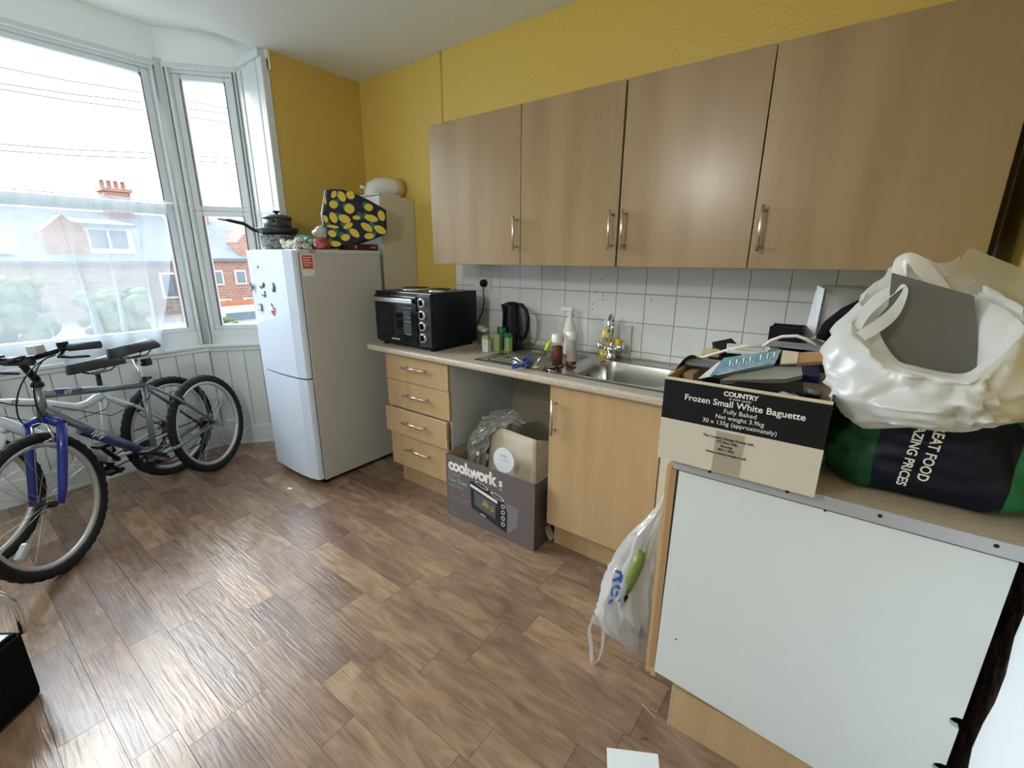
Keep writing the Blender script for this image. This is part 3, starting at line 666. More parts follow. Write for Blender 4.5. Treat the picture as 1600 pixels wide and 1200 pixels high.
# plastic packets
b=B()
PKT=[mat('packet_green',(.10,.28,.20),.3),mat('packet_red',(.35,.06,.05),.35),film('packet_clear',(.75,.8,.78),.55,.1,.3,gloss=.35)]
for (a,dx,dz,mi,lab) in (((-2.70,-.66,fz),.17,.085,0,'crumpled green and silver packet between the pans and the lemon bag'),((-2.60,-.62,fz+.0),.09,.075,1,'dark red crumpled packet beside the lemon bag'),((-2.64,-.60,fz+.07),.10,.075,2,'clear plastic wrapper on top of the packets on the fridge')):
    rr=random.Random(mi+20)
    def pf_(u,v,a=a,dx=dx,dz=dz,rr=rr,mi=mi):
        th=2*PI*u; ph=PI*v; p=Vector((math.cos(th)*math.sin(ph)*dx/2,math.sin(th)*math.sin(ph)*.05,(-math.cos(ph))*dz/2))
        nz=noise.noise(p*22+Vector((mi*7,0,0))); p*=1+.55*nz
        p.z=max(p.z,-dz*.5); return Vector(a)+p+Vector((0,0,dz/2))
    B().grid(pf_,26,14,closeu=True,smooth=False).build('food_packet',PKT[mi],label=lab,cat='packet')
# lemon print bag: soft block with oblique front face
n0=Vector((.33,-.17,0)).normalized(); u0=Vector((.17,.33,0)).normalized()
pA=Vector((-2.60,-.60,fz)); nrm=Vector((.889,-.458,0))
ol=[(509,297),(520,295),(536,296),(560,304),(578,313),(604,328),(605,365),(588,372),(548,386),(512,388),(508,366),(505,352),(503,335),(506,315)]
pp=[atp(x,y,pA,nrm) for x,y in ol]
lb=thing('lemon_print_bag',pA,'navy tote bag printed with yellow lemons leaning on top of the fridge','bag')
b=B(); N=len(pp); cen=sum(pp,Vector())/N
lay=[]
for k,(off,scl) in enumerate(((0,.93),(.010,1.0),(.06,1.02),(.11,.98),(.13,.90))):
    lay.append([b.bm.verts.new(cen+(p-cen)*scl-nrm*off) for p in pp])
f=[b.bm.faces.new(lay[0])]
for A_,C_ in zip(lay,lay[1:]):
    for i in range(N): f.append(b.bm.faces.new((A_[i],A_[(i+1)%N],C_[(i+1)%N],C_[i])))
f.append(b.bm.faces.new(lay[-1][::-1]))
for v in b.bm.verts: v.co.z=max(v.co.z,fz+.001)
NAVY=mat('navy_cloth',(.010,.012,.035),.45)
b.build('cloth',NAVY,lb)
LEM=mat('lemon_print',(.72,.56,.09),.5); LGR=mat('leaf_print',(.03,.16,.10),.5)
lem=[(521.6,303.7,7,13,-.5),(534,307,11,17,.35),(547.5,305,12,13,-.5),(521,319.5,12,13,.0),(546,326,14.5,16,0),(576,324,12,12,0),(596,337,10,17,.25),(521,340,10.5,18,.35),(538.5,342,17,13,-.35),(580,341,19,11,-.25),(557,340,11,7,0),(573,355,18,11,-.6),(594,359,18,12,-.5),(554,364,16,11,-.75),(544,353,15,8,.5),(519,365,12,11,-.4),(540,371,13,11,.2),(577,369,14,10,.1),(524,381,16,9,.0),(520,354,17,5,-.1),(508.5,342,7,12,.3),(508,313,4,14,0)]
b=B(); g=B()
e1=nrm.cross(Vector((0,0,1))).normalized(); e2=Vector((0,0,1)); E1=1 if e1.dot(rt)>0 else -1
for (x,y,w,h,r_) in lem:
    c=atp(x,y,pA+nrm*.0012,nrm); s=(atp(x+1,y,pA,nrm)-atp(x,y,pA,nrm)).length; sv=(atp(x,y+1,pA,nrm)-atp(x,y,pA,nrm)).length
    ring=[]
    for i in range(14):
        a=2*PI*i/14; rx=w/2*math.cos(a); rz=h/2*math.sin(a); 
        if abs(math.cos(a))>.9: rx*=1.12
        q_=c+e1*s*(rx*math.cos(r_)-rz*math.sin(r_))*E1+e2*sv*(rx*math.sin(r_)+rz*math.cos(r_)); ring.append(q_)
    b.quad(ring)
    cg=c-nrm*.0005-e1*(s*w*.45*(1 if int(x)%2 else -1))+e2*sv*3
    if 514<x<594 and y>306: g.quad([cg+e1*s*5*math.cos(2*PI*i/8)+e2*sv*6*math.sin(2*PI*i/8) for i in range(8)])
b.build('lemon_print',LEM,lb,kind='stuff'); g.build('leaf_print',LGR,lb,kind='stuff')
# handle loop of the lemon bag
B().tube([pp[0]-nrm*.03,pp[12]-nrm*.0+Vector((0,0,0)),pp[11]],.006,6).build('handle_strap',mat('strap_edge',(.55,.56,.58),.4),lb)
cb=thing('chocolate_box',(-2.60,-.38,fz),'flat dark maroon sweet box under the lemon bag','box')
# maroon box pokes out under the bag
B().box((-2.62,-.50,fz),(-2.515,-.285,fz+.038),.002).build('card',mat('maroon_card',(.045,.012,.016),.4),cb)
p=Vector((-2.5145,-.45,fz+.02)); PKP=mat('pink_print',(.5,.16,.12),.5); B().lathe([(0,.001),(.011,.001),(.011,0)],p,14,(1,0,0)).build('printed_mark',PKP,cb); B().box((-2.515,-.34,fz+.012),(-2.5138,-.30,fz+.026)).build('printed_mark',PKP,cb)
# ================================================================ ON THE WORKTOP
WZ=.9005
# mini oven
ov=thing('mini_oven',(-2.05,-.31,WZ),'black mini oven with two hotplates on its top and four knobs','oven')
ox0,ox1,oy0,oy1,oz0,oz1=-2.288,-1.812,-.500,-.125,WZ+.018,1.222
NAVB=mat('oven_blue_black',(.007,.010,.016),.32,spec=.35)
B().box((ox0,oy0+.012,oz0),(ox1,oy1,oz1),.006).build('body',NAVB,ov)
fp_=B().box((ox0,oy0,oz0),(ox1,oy0+.012,oz1),.004).build('front_panel',BLKG,ov)
dx1=ox1-.108
dd=B().box((ox0+.004,oy0-.014,oz0+.012),(dx1,oy0-.001,oz1-.022),.004).build('door',BLKG,ov)
B().box((ox0+.045,oy0-.0155,oz0+.055),(dx1-.035,oy0-.0135,oz1-.085),.001).build('glass',DGLASS,dd)
B().box((dx1-.11,oy0-.0160,oz0+.065),(dx1-.045,oy0-.0154,oz1-.10)).build('glass_inner',mat('grey_glass',(.07,.08,.085),.1),dd)
b=B()
for z in (oz1-.135,oz1-.16,oz0+.07): b.tube([(dx1-.11,oy0-.0165,z),(dx1-.045,oy0-.0165,z-.004)],.0018,6)
b.build('rack',STEEL,dd)
b=B().box((ox0+.012,oy0-.034,oz1-.060),(dx1-.012,oy0-.025,oz1-.034),.003)
for x in (ox0+.035,dx1-.035): b.box((x-.008,oy0-.026,oz1-.054),(x+.008,oy0-.010,oz1-.040))
b.build('handle',STEEL,dd)
B().box((dx1+.004,oy0-.006,oz0+.008),(ox1-.004,oy0,oz1-.01),.002).build('control_panel',mat('dark_grey_panel',(.035,.04,.048),.3),ov)
for i,z in enumerate((1.172,1.105,1.043,.978)):
    c=Vector((ox1-.060,oy0-.006,z))
    k=B().cyl(c,.0185,.018,20,(0,-1,0)).box(c+Vector((-.0035,-.027,-.015)),c+Vector((.0035,-.016,.015)),.001).build('knob',BLK,ov)
    B().lathe([(.0185,.018),(.0245,.016),(.0250,.003),(.0255,0)],c,22,(0,-1,0)).lathe([(.0180,.0175),(.0215,.019),(.0245,.016)],c,22,(0,-1,0)).build('chrome_ring',CHROME,k)
text('cookworks',.016,(ox0+.145,oy0-.0158,oz0+.028),(1,0,0),(0,0,1),INKW,dd,bold=.0004)
for x,r_ in ((-2.155,.090),(-1.945,.075)):
    hp=B().lathe([(0,.014),(r_*.86,.014),(r_*.9,.012),(r_*.9,.0)],(x,-.30,oz1),28).lathe([(.0,.016),(.014,.016),(.016,.013)],(x,-.30,oz1),12).build('hotplate',mat('hotplate_iron',(.03,.028,.026),.5) if 'hotplate_iron' not in bpy.data.materials else bpy.data.materials['hotplate_iron'],ov)
    B().lathe([(r_*.9,.010),(r_,.007),(r_*1.03,.0)],(x,-.30,oz1),28).build('steel_rim',CHROME,hp)
b=B()
for i in range(9):
    for j in range(8): b.box((ox1-.001,-.40+j*.026,1.17-i*.018),(ox1+.0006,-.384+j*.026,1.173-i*.018))
b.build('vent_slots',BLKM,ov)
for x in (ox0+.035,ox1-.035):
    for y in (oy0+.03,oy1-.03): B().lathe([(.013,0),(.017,.018)],(x,y,WZ),12).lathe([(0,0),(.013,0)],(x,y,WZ),12).build('foot',BLK,ov)
# socket, plug
sk_=thing('double_socket',(-1.90,KW-.01,1.255),'white double wall socket above the mini oven','socket')
B().box((-1.975,KW-.019,1.208),(-1.83,KW-.009,1.298),.003).build('plate',WPL,sk_)
SWG=mat('switch_grey',(.55,.55,.53),.4)
for x in (-1.93,-1.86): B().box((x,KW-.023,1.272),(x+.009,KW-.018,1.287),.001).build('switch',SWG,sk_)
pl=thing('black_plug',(-1.878,KW-.03,1.25),'black mains plug and flex hanging from the wall socket','plug')
B().lathe([(.0,.034),(.014,.034),(.022,.024),(.024,.0)],(-1.880,KW-.019,1.256),16,(0,-1,0)).build('plug_body',BLK,pl)
B().tube([(-1.880,KW-.035,1.236),(-1.878,KW-.037,1.20),(-1.878,KW-.03,1.14),(-1.89,KW-.03,1.08),(-1.915,KW-.04,1.02),(-1.93,KW-.06,.96),(-1.90,KW-.08,.915),(-1.82,-.04,.905),(-1.76,-.06,.912),(-1.75,-.09,.906)],.0034,8).build('flex',BLK,pl)
# kettle
kt=thing('kettle',(-1.555,-.085,WZ),'black plastic jug kettle with a loop handle beside the green packets','kettle')
kc=Vector((-1.570,-.085,WZ))
B().lathe([(0,.0),(.072,.0),(.075,.010),(.072,.022),(0,.022)],kc,26).build('base',BLK,kt)
def kfn(u,v):
    z=.022+.225*v; r_=.070-.022*v**1.2; a=2*PI*u; x=r_*math.cos(a); y=r_*math.sin(a)
    if v>.7 and math.cos(a)<-.6: x-=.030*(v-.7)/.3*(-math.cos(a)-.6)/.4
    return kc+Vector((x-.006*v,y,z+ (.012 if False else 0)))
B().grid(kfn,36,16,closeu=True).build('jug',BLKG,kt)
B().lathe([(.049,.245),(.045,.256),(.025,.264),(0,.266)],kc+Vector((-.006,0,0)),26).build('lid',BLK,kt)
hp_=[kc+Vector(p) for p in ((.035,0,.252),(.065,-.002,.250),(.095,-.004,.225),(.112,-.004,.175),(.108,-.004,.115),(.092,-.002,.070),(.066,0,.048))]
B().tube(hp_,[.011,.012,.012,.012,.011,.010,.010],12).build('handle',BLK,kt)
B().grid(lambda u,v:kc+Vector(((.071-.021*(.15+.6*v))*math.cos(3.75+u*.35)-.006*v,(.0715-.021*(.15+.6*v))*math.sin(3.75+u*.35),.05+.14*v)),5,8).build('water_window',mat('smoky_window',(.10,.11,.12),.1),kt)
B().box(kc+Vector((-.012,-.076,.004)),kc+Vector((.030,-.0745,.018))).build('rating_label',INKG,kt)
# jars and packets by the kettle
def jar(x,y,r_,h,bodym,lidm,label,name='spice_jar',lh=.02,band=None,fill=None):
    c=thing(name,(x,y,WZ),label,'jar','small jars beside the mini oven')
    B().lathe([(0,0),(r_*.95,0),(r_,.004),(r_,h-lh-.006),(r_*.85,h-lh)],(x,y,WZ),18).build('body',bodym,c)
    B().lathe([(r_*1.04,h-lh),(r_*1.04,h-.002),(r_*.98,h),(0,h)],(x,y,WZ),18).build('lid',lidm,c)
    if fill: B().lathe([(0,.003),(r_*.9,.003),(r_*.9,h*fill[1]),(0,h*fill[1]+.003)],(x,y,WZ),16).build('contents',fill[0],c)
    if band: B().lathe([(r_*1.01,band[1]*h),(r_*1.01,band[2]*h)],(x,y,WZ),18).build('label_band',band[0],c)
    return c
LG=mat('light_green_lid',(.33,.45,.16),.4); TANL=mat('tan_lid',(.50,.45,.36),.4); GRN2=mat('green_plastic',(.02,.20,.11),.35); PGR=mat('pale_green_card',(.34,.44,.20),.6)
jar(-1.735,-.175,.024,.122,JARG,LG,'green-capped jar with a dark label next to the mini oven',band=(mat('dark_label',(.06,.05,.05),.5),.12,.62))
jar(-1.675,-.215,.022,.118,JARG,mat('grey_lid',(.46,.46,.40),.4),'clear glass jar with a pale grey lid, second from the mini oven',band=(mat('grey_label',(.28,.29,.26),.5),.1,.55))
jar(-1.650,-.135,.021,.118,JARG,TANL,'glass jar with a tan lid behind the clear jar',fill=(mat('tan_spice',(.34,.30,.22),.8),.6))
jar(-1.580,-.175,.026,.125,GRN2,mat('dark_green_lid',(.01,.13,.08),.4),'dark green round pot in front of the kettle',name='green_pot',lh=.03)
def carton(x,y,w,d,h,m1,m2,label,rz):
    c=thing('small_carton',(x,y,WZ),label,'carton','small cartons in front of the kettle')
    B().box((x-w/2,y-d/2,WZ),(x+w/2,y+d/2,WZ+h*.76),.001).build('card',m1,c); B().box((x-w/2-.0005,y-d/2-.0005,WZ+h*.76),(x+w/2+.0005,y+d/2+.0005,WZ+h),.001).build('lid_flap',m2,c)
    b=B()
    for i in range(3): b.box((x-w*.3,y-d/2-.001,WZ+h*(.62-.1*i)),(x+w*.25,y-d/2-.0004,WZ+h*(.645-.1*i)))
    b.build('print',INKG,c); c.rotation_euler[2]=rz
carton(-1.600,-.290,.036,.036,.092,WPL,LG,'small white carton with a green top, nearest the drainer',.15)
carton(-1.565,-.235,.036,.030,.095,PGR,LG,'pale green carton behind the white carton',.1)
carton(-1.515,-.200,.034,.030,.10,PGR,GRN2,'green and yellow carton right in front of the kettle base',-.1)
# spray bottle
sb=thing('spray_bottle',(-1.215,-.06,WZ),'white trigger spray bottle against the tiles','bottle')
c=Vector((-1.205,-.055,WZ))
B().lathe([(0,0),(.036,0),(.040,.006),(.040,.10),(.034,.15),(.016,.195),(.014,.215),(0,.215)],c,20,sx=1,sy=.7).build('body',WPL,sb)
B().box(c+Vector((-.055,-.012,.232)),c+Vector((.022,.012,.258)),.006).box(c+Vector((-.014,-.013,.205)),c+Vector((.014,.013,.234)),.004).lathe([(.010,0),(.006,.012),(0,.012)],c+Vector((-.055,0,.246)),10,(-1,0,0)).build('spray_head',WPL,sb)
B().tube([c+Vector((-.030,0,.232)),c+Vector((-.040,0,.215)),c+Vector((-.038,0,.195))],[.006,.006,.004],8).build('trigger',WPL,sb)
# two spice shakers
PAP=mat('red_spice',(.17,.008,.006),.8)
def shaker(x,y,h,fill,label,red):
    s=thing('spice_shaker',(x,y,.9065),label,'jar','tall white-capped shakers on the drainer'); z=.9065; r_=.027
    B().lathe([(0,0),(r_,0),(r_+.001,.004),(r_+.001,h-.045),(r_-.004,h-.030)],(x,y,z),22).build('jar_body',JARG,s)
    B().lathe([(r_+.004,h-.036),(r_+.004,h-.003),(r_+.001,h),(0,h)],(x,y,z),22).build('cap',WPL,s)
    B().lathe([(0,.003),(r_-.002,.003),(r_-.002,fill),(0,fill+.004)],(x,y,z),20).build('spice',PAP,s)
    if red: 
        B().grid(lambda u,v:Vector((x+(r_+.0015)*math.cos(-2.0+u*1.9),y+(r_+.0015)*math.sin(-2.0+u*1.9),z+.02+.055*v)),8,3).build('label_print',INKW if red==1 else mat('red_white_label',(.50,.40,.36),.5),s)
shaker(-1.105,-.345,.150,.092,'spice shaker full of red powder with a white cap, left one of the pair',0)
shaker(-1.052,-.300,.163,.020,'nearly empty clear spice shaker with a white cap, right one of the pair',2)
# washing up liquid behind the tap
wq=thing('washing_up_bottle',(-1.02,.012,WZ),'clear bottle of yellow washing-up liquid with a blue label behind the tap','bottle'); c=Vector((-1.018,.012,WZ))
YLQ=mat('yellow_liquid',(.72,.58,.12),.2,coat=.5)
B().lathe([(0,0),(.032,0),(.038,.010),(.037,.085),(.028,.125),(.013,.16),(0,.16)],c,20,sx=1,sy=.6).build('body',YLQ,wq)
B().lathe([(.014,.158),(.015,.185),(.008,.20),(0,.20)],c,14).build('cap',mat('clear_cap',(.7,.72,.66),.2),wq)
B().lathe([(.0,.0010),(.020,.001),(.020,0)],c+Vector((.004,-.0235,.094)),16,(0,-1,0),sx=1,sy=.55).build('blue_label',INKB,wq)
text('Easy',.016,c+Vector((-.010,-.0255,.089)),(1,0,0),(0,0,1),INKW,wq,bold=.0003)
yb=thing('yellow_capped_bottle',(-.93,.012,WZ),'small clear bottle with a bright yellow cap behind the tap on its right','bottle'); c=Vector((-.948,.015,WZ))
B().lathe([(0,0),(.016,0),(.018,.006),(.018,.05),(0,.055)],c,16).build('body',JARG,yb); B().lathe([(.015,.045),(.015,.085),(.012,.098),(0,.098)],c,16).build('cap',mat('bright_yellow',(.85,.62,.02),.35),yb)
box('flat_grey_pad',(-.945,.030,.9095),(-.885,.039,1.075),mat('translucent_pad',(.60,.60,.56),.4),label='pale upright scourer packet leaning on tiles behind the tap',cat='packet',bev=.004)
# utensils on the drainer
DZ=.909
def P_(px,py,z=DZ): return at(px,py,2,z)
sc2=thing('blue_scissors',P_(808,575),'blue-handled scissors at the front of the drainer','scissors')
BLU=mat('blue_handle',(.02,.06,.32),.3)
b=B()
for (x,y,r_,e) in ((806,572,.016,1.3),(820,563,.013,2.0)):
    q_=P_(x,y,DZ+.010); pts=[q_+Vector((r_*math.cos(a)*1.0,r_*e*math.sin(a),.004*math.sin(a))) for a in [2*PI*i/16 for i in range(16)]]; b.tube(pts,.0055,8,closed=True)
b.build('finger_loops',BLU,sc2)
b=B(); b.tube([P_(812,570,DZ+.008),P_(800,561,DZ+.008),P_(784,553,DZ+.006)],[.006,.004,.0015],6); b.tube([P_(818,567,DZ+.012),P_(806,559,DZ+.012),P_(788,558,DZ+.008)],[.006,.004,.0015],6)
b.build('blades',CHROME,sc2)
pe=thing('blue_peeler',P_(824,560),'blue-handled peeler standing tilted beside the scissors','peeler')
B().tube([P_(822,571,DZ+.010),P_(826,562,DZ+.014),P_(829,553,DZ+.022)],[.008,.008,.006],10).build('handle',BLU,pe)
B().tube([P_(829,553,DZ+.022),P_(831,547,DZ+.027)],[.004,.003],6).build('blade',STEEL,pe)
kn=thing('green_handled_knife',P_(848,560),'knife with a bright lime green handle leaning on the red spice shaker','knife')
k0=P_(837,570,DZ+.002); k1=at(852,548,1,k0.y+.06); k2=at(861,532,1,k0.y+.095)
LIME=mat('lime_handle',(.55,.80,.03),.35)
B().tube([k0,k1],[.004,.008],6).build('blade',STEEL,kn)
B().tube([k1,k1.lerp(k2,.5),k2],[.008,.011,.008],10).build('handle',LIME,kn)
fk=thing('steel_fork',P_(858,560),'steel fork lying by the spice shakers','fork')
B().tube([P_(862,548,DZ+.015),P_(852,562,DZ+.004)],[.003,.0035],6).build('fork_handle',STEEL,fk)
b=B(); 
for i in range(4): b.tube([P_(852,562,DZ+.004),P_(846-3*i+4,566+i*1.5,DZ+.003),P_(843-3*i+4,573+i*1.2,DZ+.002)],.0013,5)
b.build('tines',STEEL,fk)
yk=thing('yellow_clip',P_(838,577),'small pale yellow star-shaped clip at the front edge of the drainer','clip')
c=P_(838,575); b=B()
for i in range(5):
    a=i*2*PI/5; b.tube([c+Vector((0,0,.004)),c+Vector((.016*math.cos(a),.016*math.sin(a),.004))],[.006,.002],6)
b.build('points',mat('pale_yellow',(.62,.62,.22),.4),yk)
bs=thing('black_handled_knife',P_(865,575),'black-handled knife lying right of the spice shakers','knife')
B().tube([P_(852,578),P_(862,577),P_(872,573)],[.005,.006,.005],8).build('handle',BLK,bs); B().tube([P_(872,573),P_(886,568)],[.006,.002],4).build('blade',STEEL,bs)
sp2=thing('steel_spoon',P_(872,566),'steel spoon lying under the spice shakers','spoon')
B().tube([P_(868,581,DZ),P_(850,576,DZ+.002)],.0025,6).lathe([(0,.003),(.010,.004),(.014,.008)],P_(849,574,DZ-.002),14,sx=1.5,sy=1).build('bowl',STEEL,sp2)
gl=thing('clear_wrapper',P_(832,552),'clear crumpled wrapper lying at the back of the drainer','wrapper')
B().grid(lambda u,v:P_(838,552,DZ)+Vector(((u-.5)*.07,(v-.5)*.06,.010+.012*noise.noise(Vector((u*4,v*4,1))))),12,10,smooth=False).build('film',film('clear_film',(.8,.82,.8),.35,.1,.3,gloss=.5),gl)
bc=thing('brown_cutlery',P_(858,570),'brown wooden stick leaning by the red spice shaker','stick')
B().tube([P_(846,578,DZ+.002),P_(860,562,DZ+.02)],[.003,.004],6).build('stick',CHIP,bc)
# ================================================================ MINI OVEN BOX
mb=thing('mini_oven_box',(-1.352,-.42,0),'open grey printed cardboard box of a mini oven in the gap under the worktop','box')
mx0,mx1,my0,my1,mz=-1.652,-1.058,-.592,-.22,.372
T=.005
b=B().box((mx0,my0,0),(mx1,my0+T,mz)).box((mx0,my1-T,0),(mx1,my1,mz)).box((mx0,my0+T,0),(mx0+T,my1-T,mz)).box((mx1-T,my0+T,0),(mx1,my1-T,mz)).box((mx0+T,my0+T,0),(mx1-T,my1-T,T)); b.build('carton',BOXG,mb)
b=B().box((mx0+T,my0+T,T),(mx1-T,my0+T+.002,mz-.001)).box((mx0+T,my1-T-.002,T),(mx1-T,my1-T,mz-.001)).box((mx0+T,my0+.008,T),(mx0+T+.002,my1-.008,mz-.001)).box((mx1-T-.002,my0+.008,T),(mx1-T,my1-.008,mz-.001)); b.build('inner_liner',CARD,mb)
fy=my0-.0006
text('cookwork',.094,(mx0+.020,fy,mz-.085),(1,0,0),(0,0,1),INKW,mb,bold=.0042,sx=.90,name='brand_lettering',space=.93)
text('s',.062,(mx0+.374,fy,mz-.078),(1,0,0),(0,0,1),INKW,mb,bold=.002,name='brand_lettering')
B().box((mx0+.378,fy-.0004,mz-.100),(mx0+.396,fy,mz-.090)).build('teal_mark',INKT,mb)
text('2500W',.036,(mx0+.018,fy,mz-.122),(1,0,0),(0,0,1),INKG,mb,sx=.85)
text('Mini Oven',.038,(mx0+.018,fy,mz-.156),(1,0,0),(0,0,1),INKT,mb,bold=.0008,sx=.85)
text('with Hob',.034,(mx0+.018,fy,mz-.188),(1,0,0),(0,0,1),INKG,mb,sx=.85)
for i,s in enumerate(('Mini oven with two hotplates','for everyday cooking and','baking at home in less space')): text(s,.0125,(mx0+.030,fy,mz-.245-.0155*i),(1,0,0),(0,0,1),INKG,mb)
text('30 L',.022,(mx0+.018,fy,mz-.335),(1,0,0),(0,0,1),INKG,mb)
text('cookworks mini oven',.011,(mx0+.018,fy,mz-.352),(1,0,0),(0,0,1),INKG,mb)
B().tube([Vector((mx0+.110,fy,mz-.232))+Vector((.018*math.cos(a)+.018,0,.016*math.sin(a))) for a in [PI-.2-PI*.75*i/8 for i in range(9)]],.0013,5).build('arrow_print',INKG,mb)
# flat picture of the oven on the box
pc=[]
bx,bz=mx0+.175,mz-.115
def pq(b,l): b.quad([Vector((bx+x,fy-d_,bz+z)) for x,z in l])
d_=.0002; b=B(); pq(b,[(0,0),(.012,-.155),(.235,-.215),(.252,-.215),(.255,-.10),(.235,-.045),(.05,.015)]); b.build('oven_picture',mat('print_black',(.02,.02,.024),.4),mb)
b=B(); d_=.00015; pq(b,[(.235,-.045),(.325,-.055),(.312,-.165),(.252,-.215)]); b.build('picture_side',mat('print_grey',(.20,.19,.22),.5),mb)
b=B(); d_=.0005; pq(b,[(.006,-.012),(.005,-.028),(.188,-.070),(.190,-.052)]); b.build('picture_handle',INKW,mb)
b=B(); pq(b,[(.030,-.045),(.034,-.130),(.175,-.165),(.180,-.078)]); b.build('picture_glass',mat('print_glass',(.10,.11,.13),.3),mb)
d_=.0008; b=B(); rr=random.Random(4)
for i in range(7):
    cx_,cz_=.09+.06*rr.random()+.01*i/3,-.085-.03*rr.random()-.004*i
    pq(b,[(cx_+.013*math.cos(a),cz_+.009*math.sin(a)) for a in [k*PI/4 for k in range(8)]])
b.build('picture_food',mat('print_food',(.45,.28,.10),.5),mb)
b=B()
for i in range(4):
    cx_,cz_=.227,-.072-.034*i
    for k in range(12):
        a,a2=k*PI/6,(k+1)*PI/6; pq(b,[(cx_+.012*math.cos(a),cz_+.012*math.sin(a)),(cx_+.012*math.cos(a2),cz_+.012*math.sin(a2)),(cx_+.008*math.cos(a2),cz_+.008*math.sin(a2)),(cx_+.008*math.cos(a),cz_+.008*math.sin(a))])
for cx_,cz_,rx,rz in ((.085,.001,.045,.012),(.19,-.028,.045,.013)):
    for k in range(16):
        a,a2=k*PI/8,(k+1)*PI/8; pq(b,[(cx_+rx*math.cos(a),cz_+rz*math.sin(a)-.02*math.cos(a)*.5),(cx_+rx*math.cos(a2),cz_+rz*math.sin(a2)-.01*math.cos(a2)),(cx_+rx*.85*math.cos(a2),cz_+rz*.75*math.sin(a2)-.0085*math.cos(a2)),(cx_+rx*.85*math.cos(a),cz_+rz*.75*math.sin(a)-.0085*math.cos(a))])
pq(b,[(.075,-.165),(.110,-.174),(.110,-.179),(.075,-.170)])
b.build('picture_rings',INKW,mb,kind='stuff')
text('50% recycled',.012,(mx1+.0006,my0+.02,.10),(0,0,1),(0,-1,0),INKG,mb)
B().grid(lambda u,v:Vector((mx1+.002+.03*v*v,my0+.10+.05*u,.02+.07*(1-v))),4,6).build('torn_flap',CARDW,mb)
# inner card, plastic bag and round label
ic=thing('inner_card_box',(-1.34,-.40,.02),'plain brown cardboard tray standing inside the mini oven box','card')
cc=[Vector((-1.500,-.375,.505)),Vector((-1.185,-.385,.500)),Vector((-1.140,-.455,.035)),Vector((-1.50,-.445,.035))]
def icf(u,v):
    a=cc[0].lerp(cc[1],u); d=cc[3].lerp(cc[2],u); p=a.lerp(d,v); p.y+=.006*math.sin(u*5+v*2); return p
b=B().grid(icf,10,10); b.build('sheet',CARDW,ic,solid=.004)
b=B().quad([Vector((-1.185,-.385,.500)),Vector((-1.150,-.30,.47)),Vector((-1.12,-.31,.05)),Vector((-1.140,-.455,.035))],.004); b.build('side_flap',CARD,ic)
b=B().tube([icf(0,.38)+Vector((0,-.004,0)),icf(.5,.38)+Vector((0,-.004,0)),icf(1,.38)+Vector((0,-.004,0))],.0015,5); b.build('crease',CARD,ic)
B().box((-1.49,-.36,.495),(-1.40,-.352,.515)).build('torn_tape',mat('brown_tape',(.28,.17,.10),.4),ic)
rl=thing('round_white_label',(-1.28,-.48,.36),'round white paper disc in front of the brown card tray','label')
c=atp(787,719,(-1.28,-.47,.40),(0,-1,.12)); nd=Vector((0,-1,.12)).normalized(); u1=Vector((1,0,0)); u2=nd.cross(u1); B().quad([c+nd*.0015+u1*.068*math.cos(2*PI*k/40)+u2*.068*math.sin(2*PI*k/40) for k in range(40)],.0012,nd).build('disc',PAPER,rl)
b=B()
for i,(w_,z_) in enumerate(((.05,.03),(.035,.02),(.06,-.002),(.045,-.012),(.055,-.022))): b.box(c+Vector((-w_/2,-.0035+z_*-.12,z_)),c+Vector((w_/2,-.0025+z_*-.12,z_+.002)))
b.build('disc_print',INKG,rl)
PB=film('clear_grey_plastic',(.62,.62,.60),.55,.25,.4,bump=(14,.8),gloss=.25)
pb=thing('clear_plastic_bag',(-1.56,-.42,.03),'crumpled clear plastic bag sticking up out of the mini oven box','bag')
cl=[(.0,(-1.560,-.44,.06),.040),(.25,(-1.575,-.44,.22),.055),(.45,(-1.565,-.43,.36),.050),(.62,(-1.555,-.40,.45),.055),(.78,(-1.50,-.36,.53),.075),(.9,(-1.43,-.33,.565),.060),(1,(-1.36,-.31,.54),.035)]
def pbf(u,v):
    for (a,p,r1),(c_,q_,r2_) in zip(cl,cl[1:]):
        if v<=c_: break
    t=(v-a)/(c_-a); p=Vector(p).lerp(Vector(q_),t); r_=r1+(r2_-r1)*t; a=2*PI*u
    d=Vector((math.cos(a),.75*math.sin(a),.35*math.sin(a)))
    k=1+.6*noise.noise(d*1.6+Vector((0,0,v*5)))+.55*(.4-abs(noise.noise(d*3+Vector((3,0,v*9)))*2.2))+.2*noise.noise(d*7+Vector((3,0,v*20)))
    return p+d*r_*k
B().grid(pbf,40,34,closeu=True,smooth=False).build('film',PB,pb)
# ================================================================ BAGUETTE BOX
bb=thing('baguette_box',(-.16,-.93,.904),'open black and cream frozen baguette box full of kitchen bits on the peninsula','box')
gx0,gx1,gy0,gy1,gz0,gz1=-.341,.008,-1.100,-.80,.9045,1.122
zb_=1.017
CRM=mat('cream_card',(.58,.54,.44),.65)
def shell(x0,x1,y0_,y1_,z0,z1,t,cr=.0):
    b=B().box((x0,y0_,z0),(x1,y0_+t,z1)).box((x0,y1_-t,z0),(x1,y1_,z1)).box((x0,y0_+t,z0),(x0+t,y1_-t,z1)).box((x1-t,y0_+t,z0),(x1,y1_-t,z1)); return b
low=shell(gx0,gx1,gy0,gy1,gz0,zb_,.004).box((gx0,gy0,gz0),(gx1,gy1,gz0+.004)); low.build('lower_band',CRM,bb)
shell(gx0,gx1,gy0,gy1,zb_,gz1,.004).build('black_band',BLKC,bb)
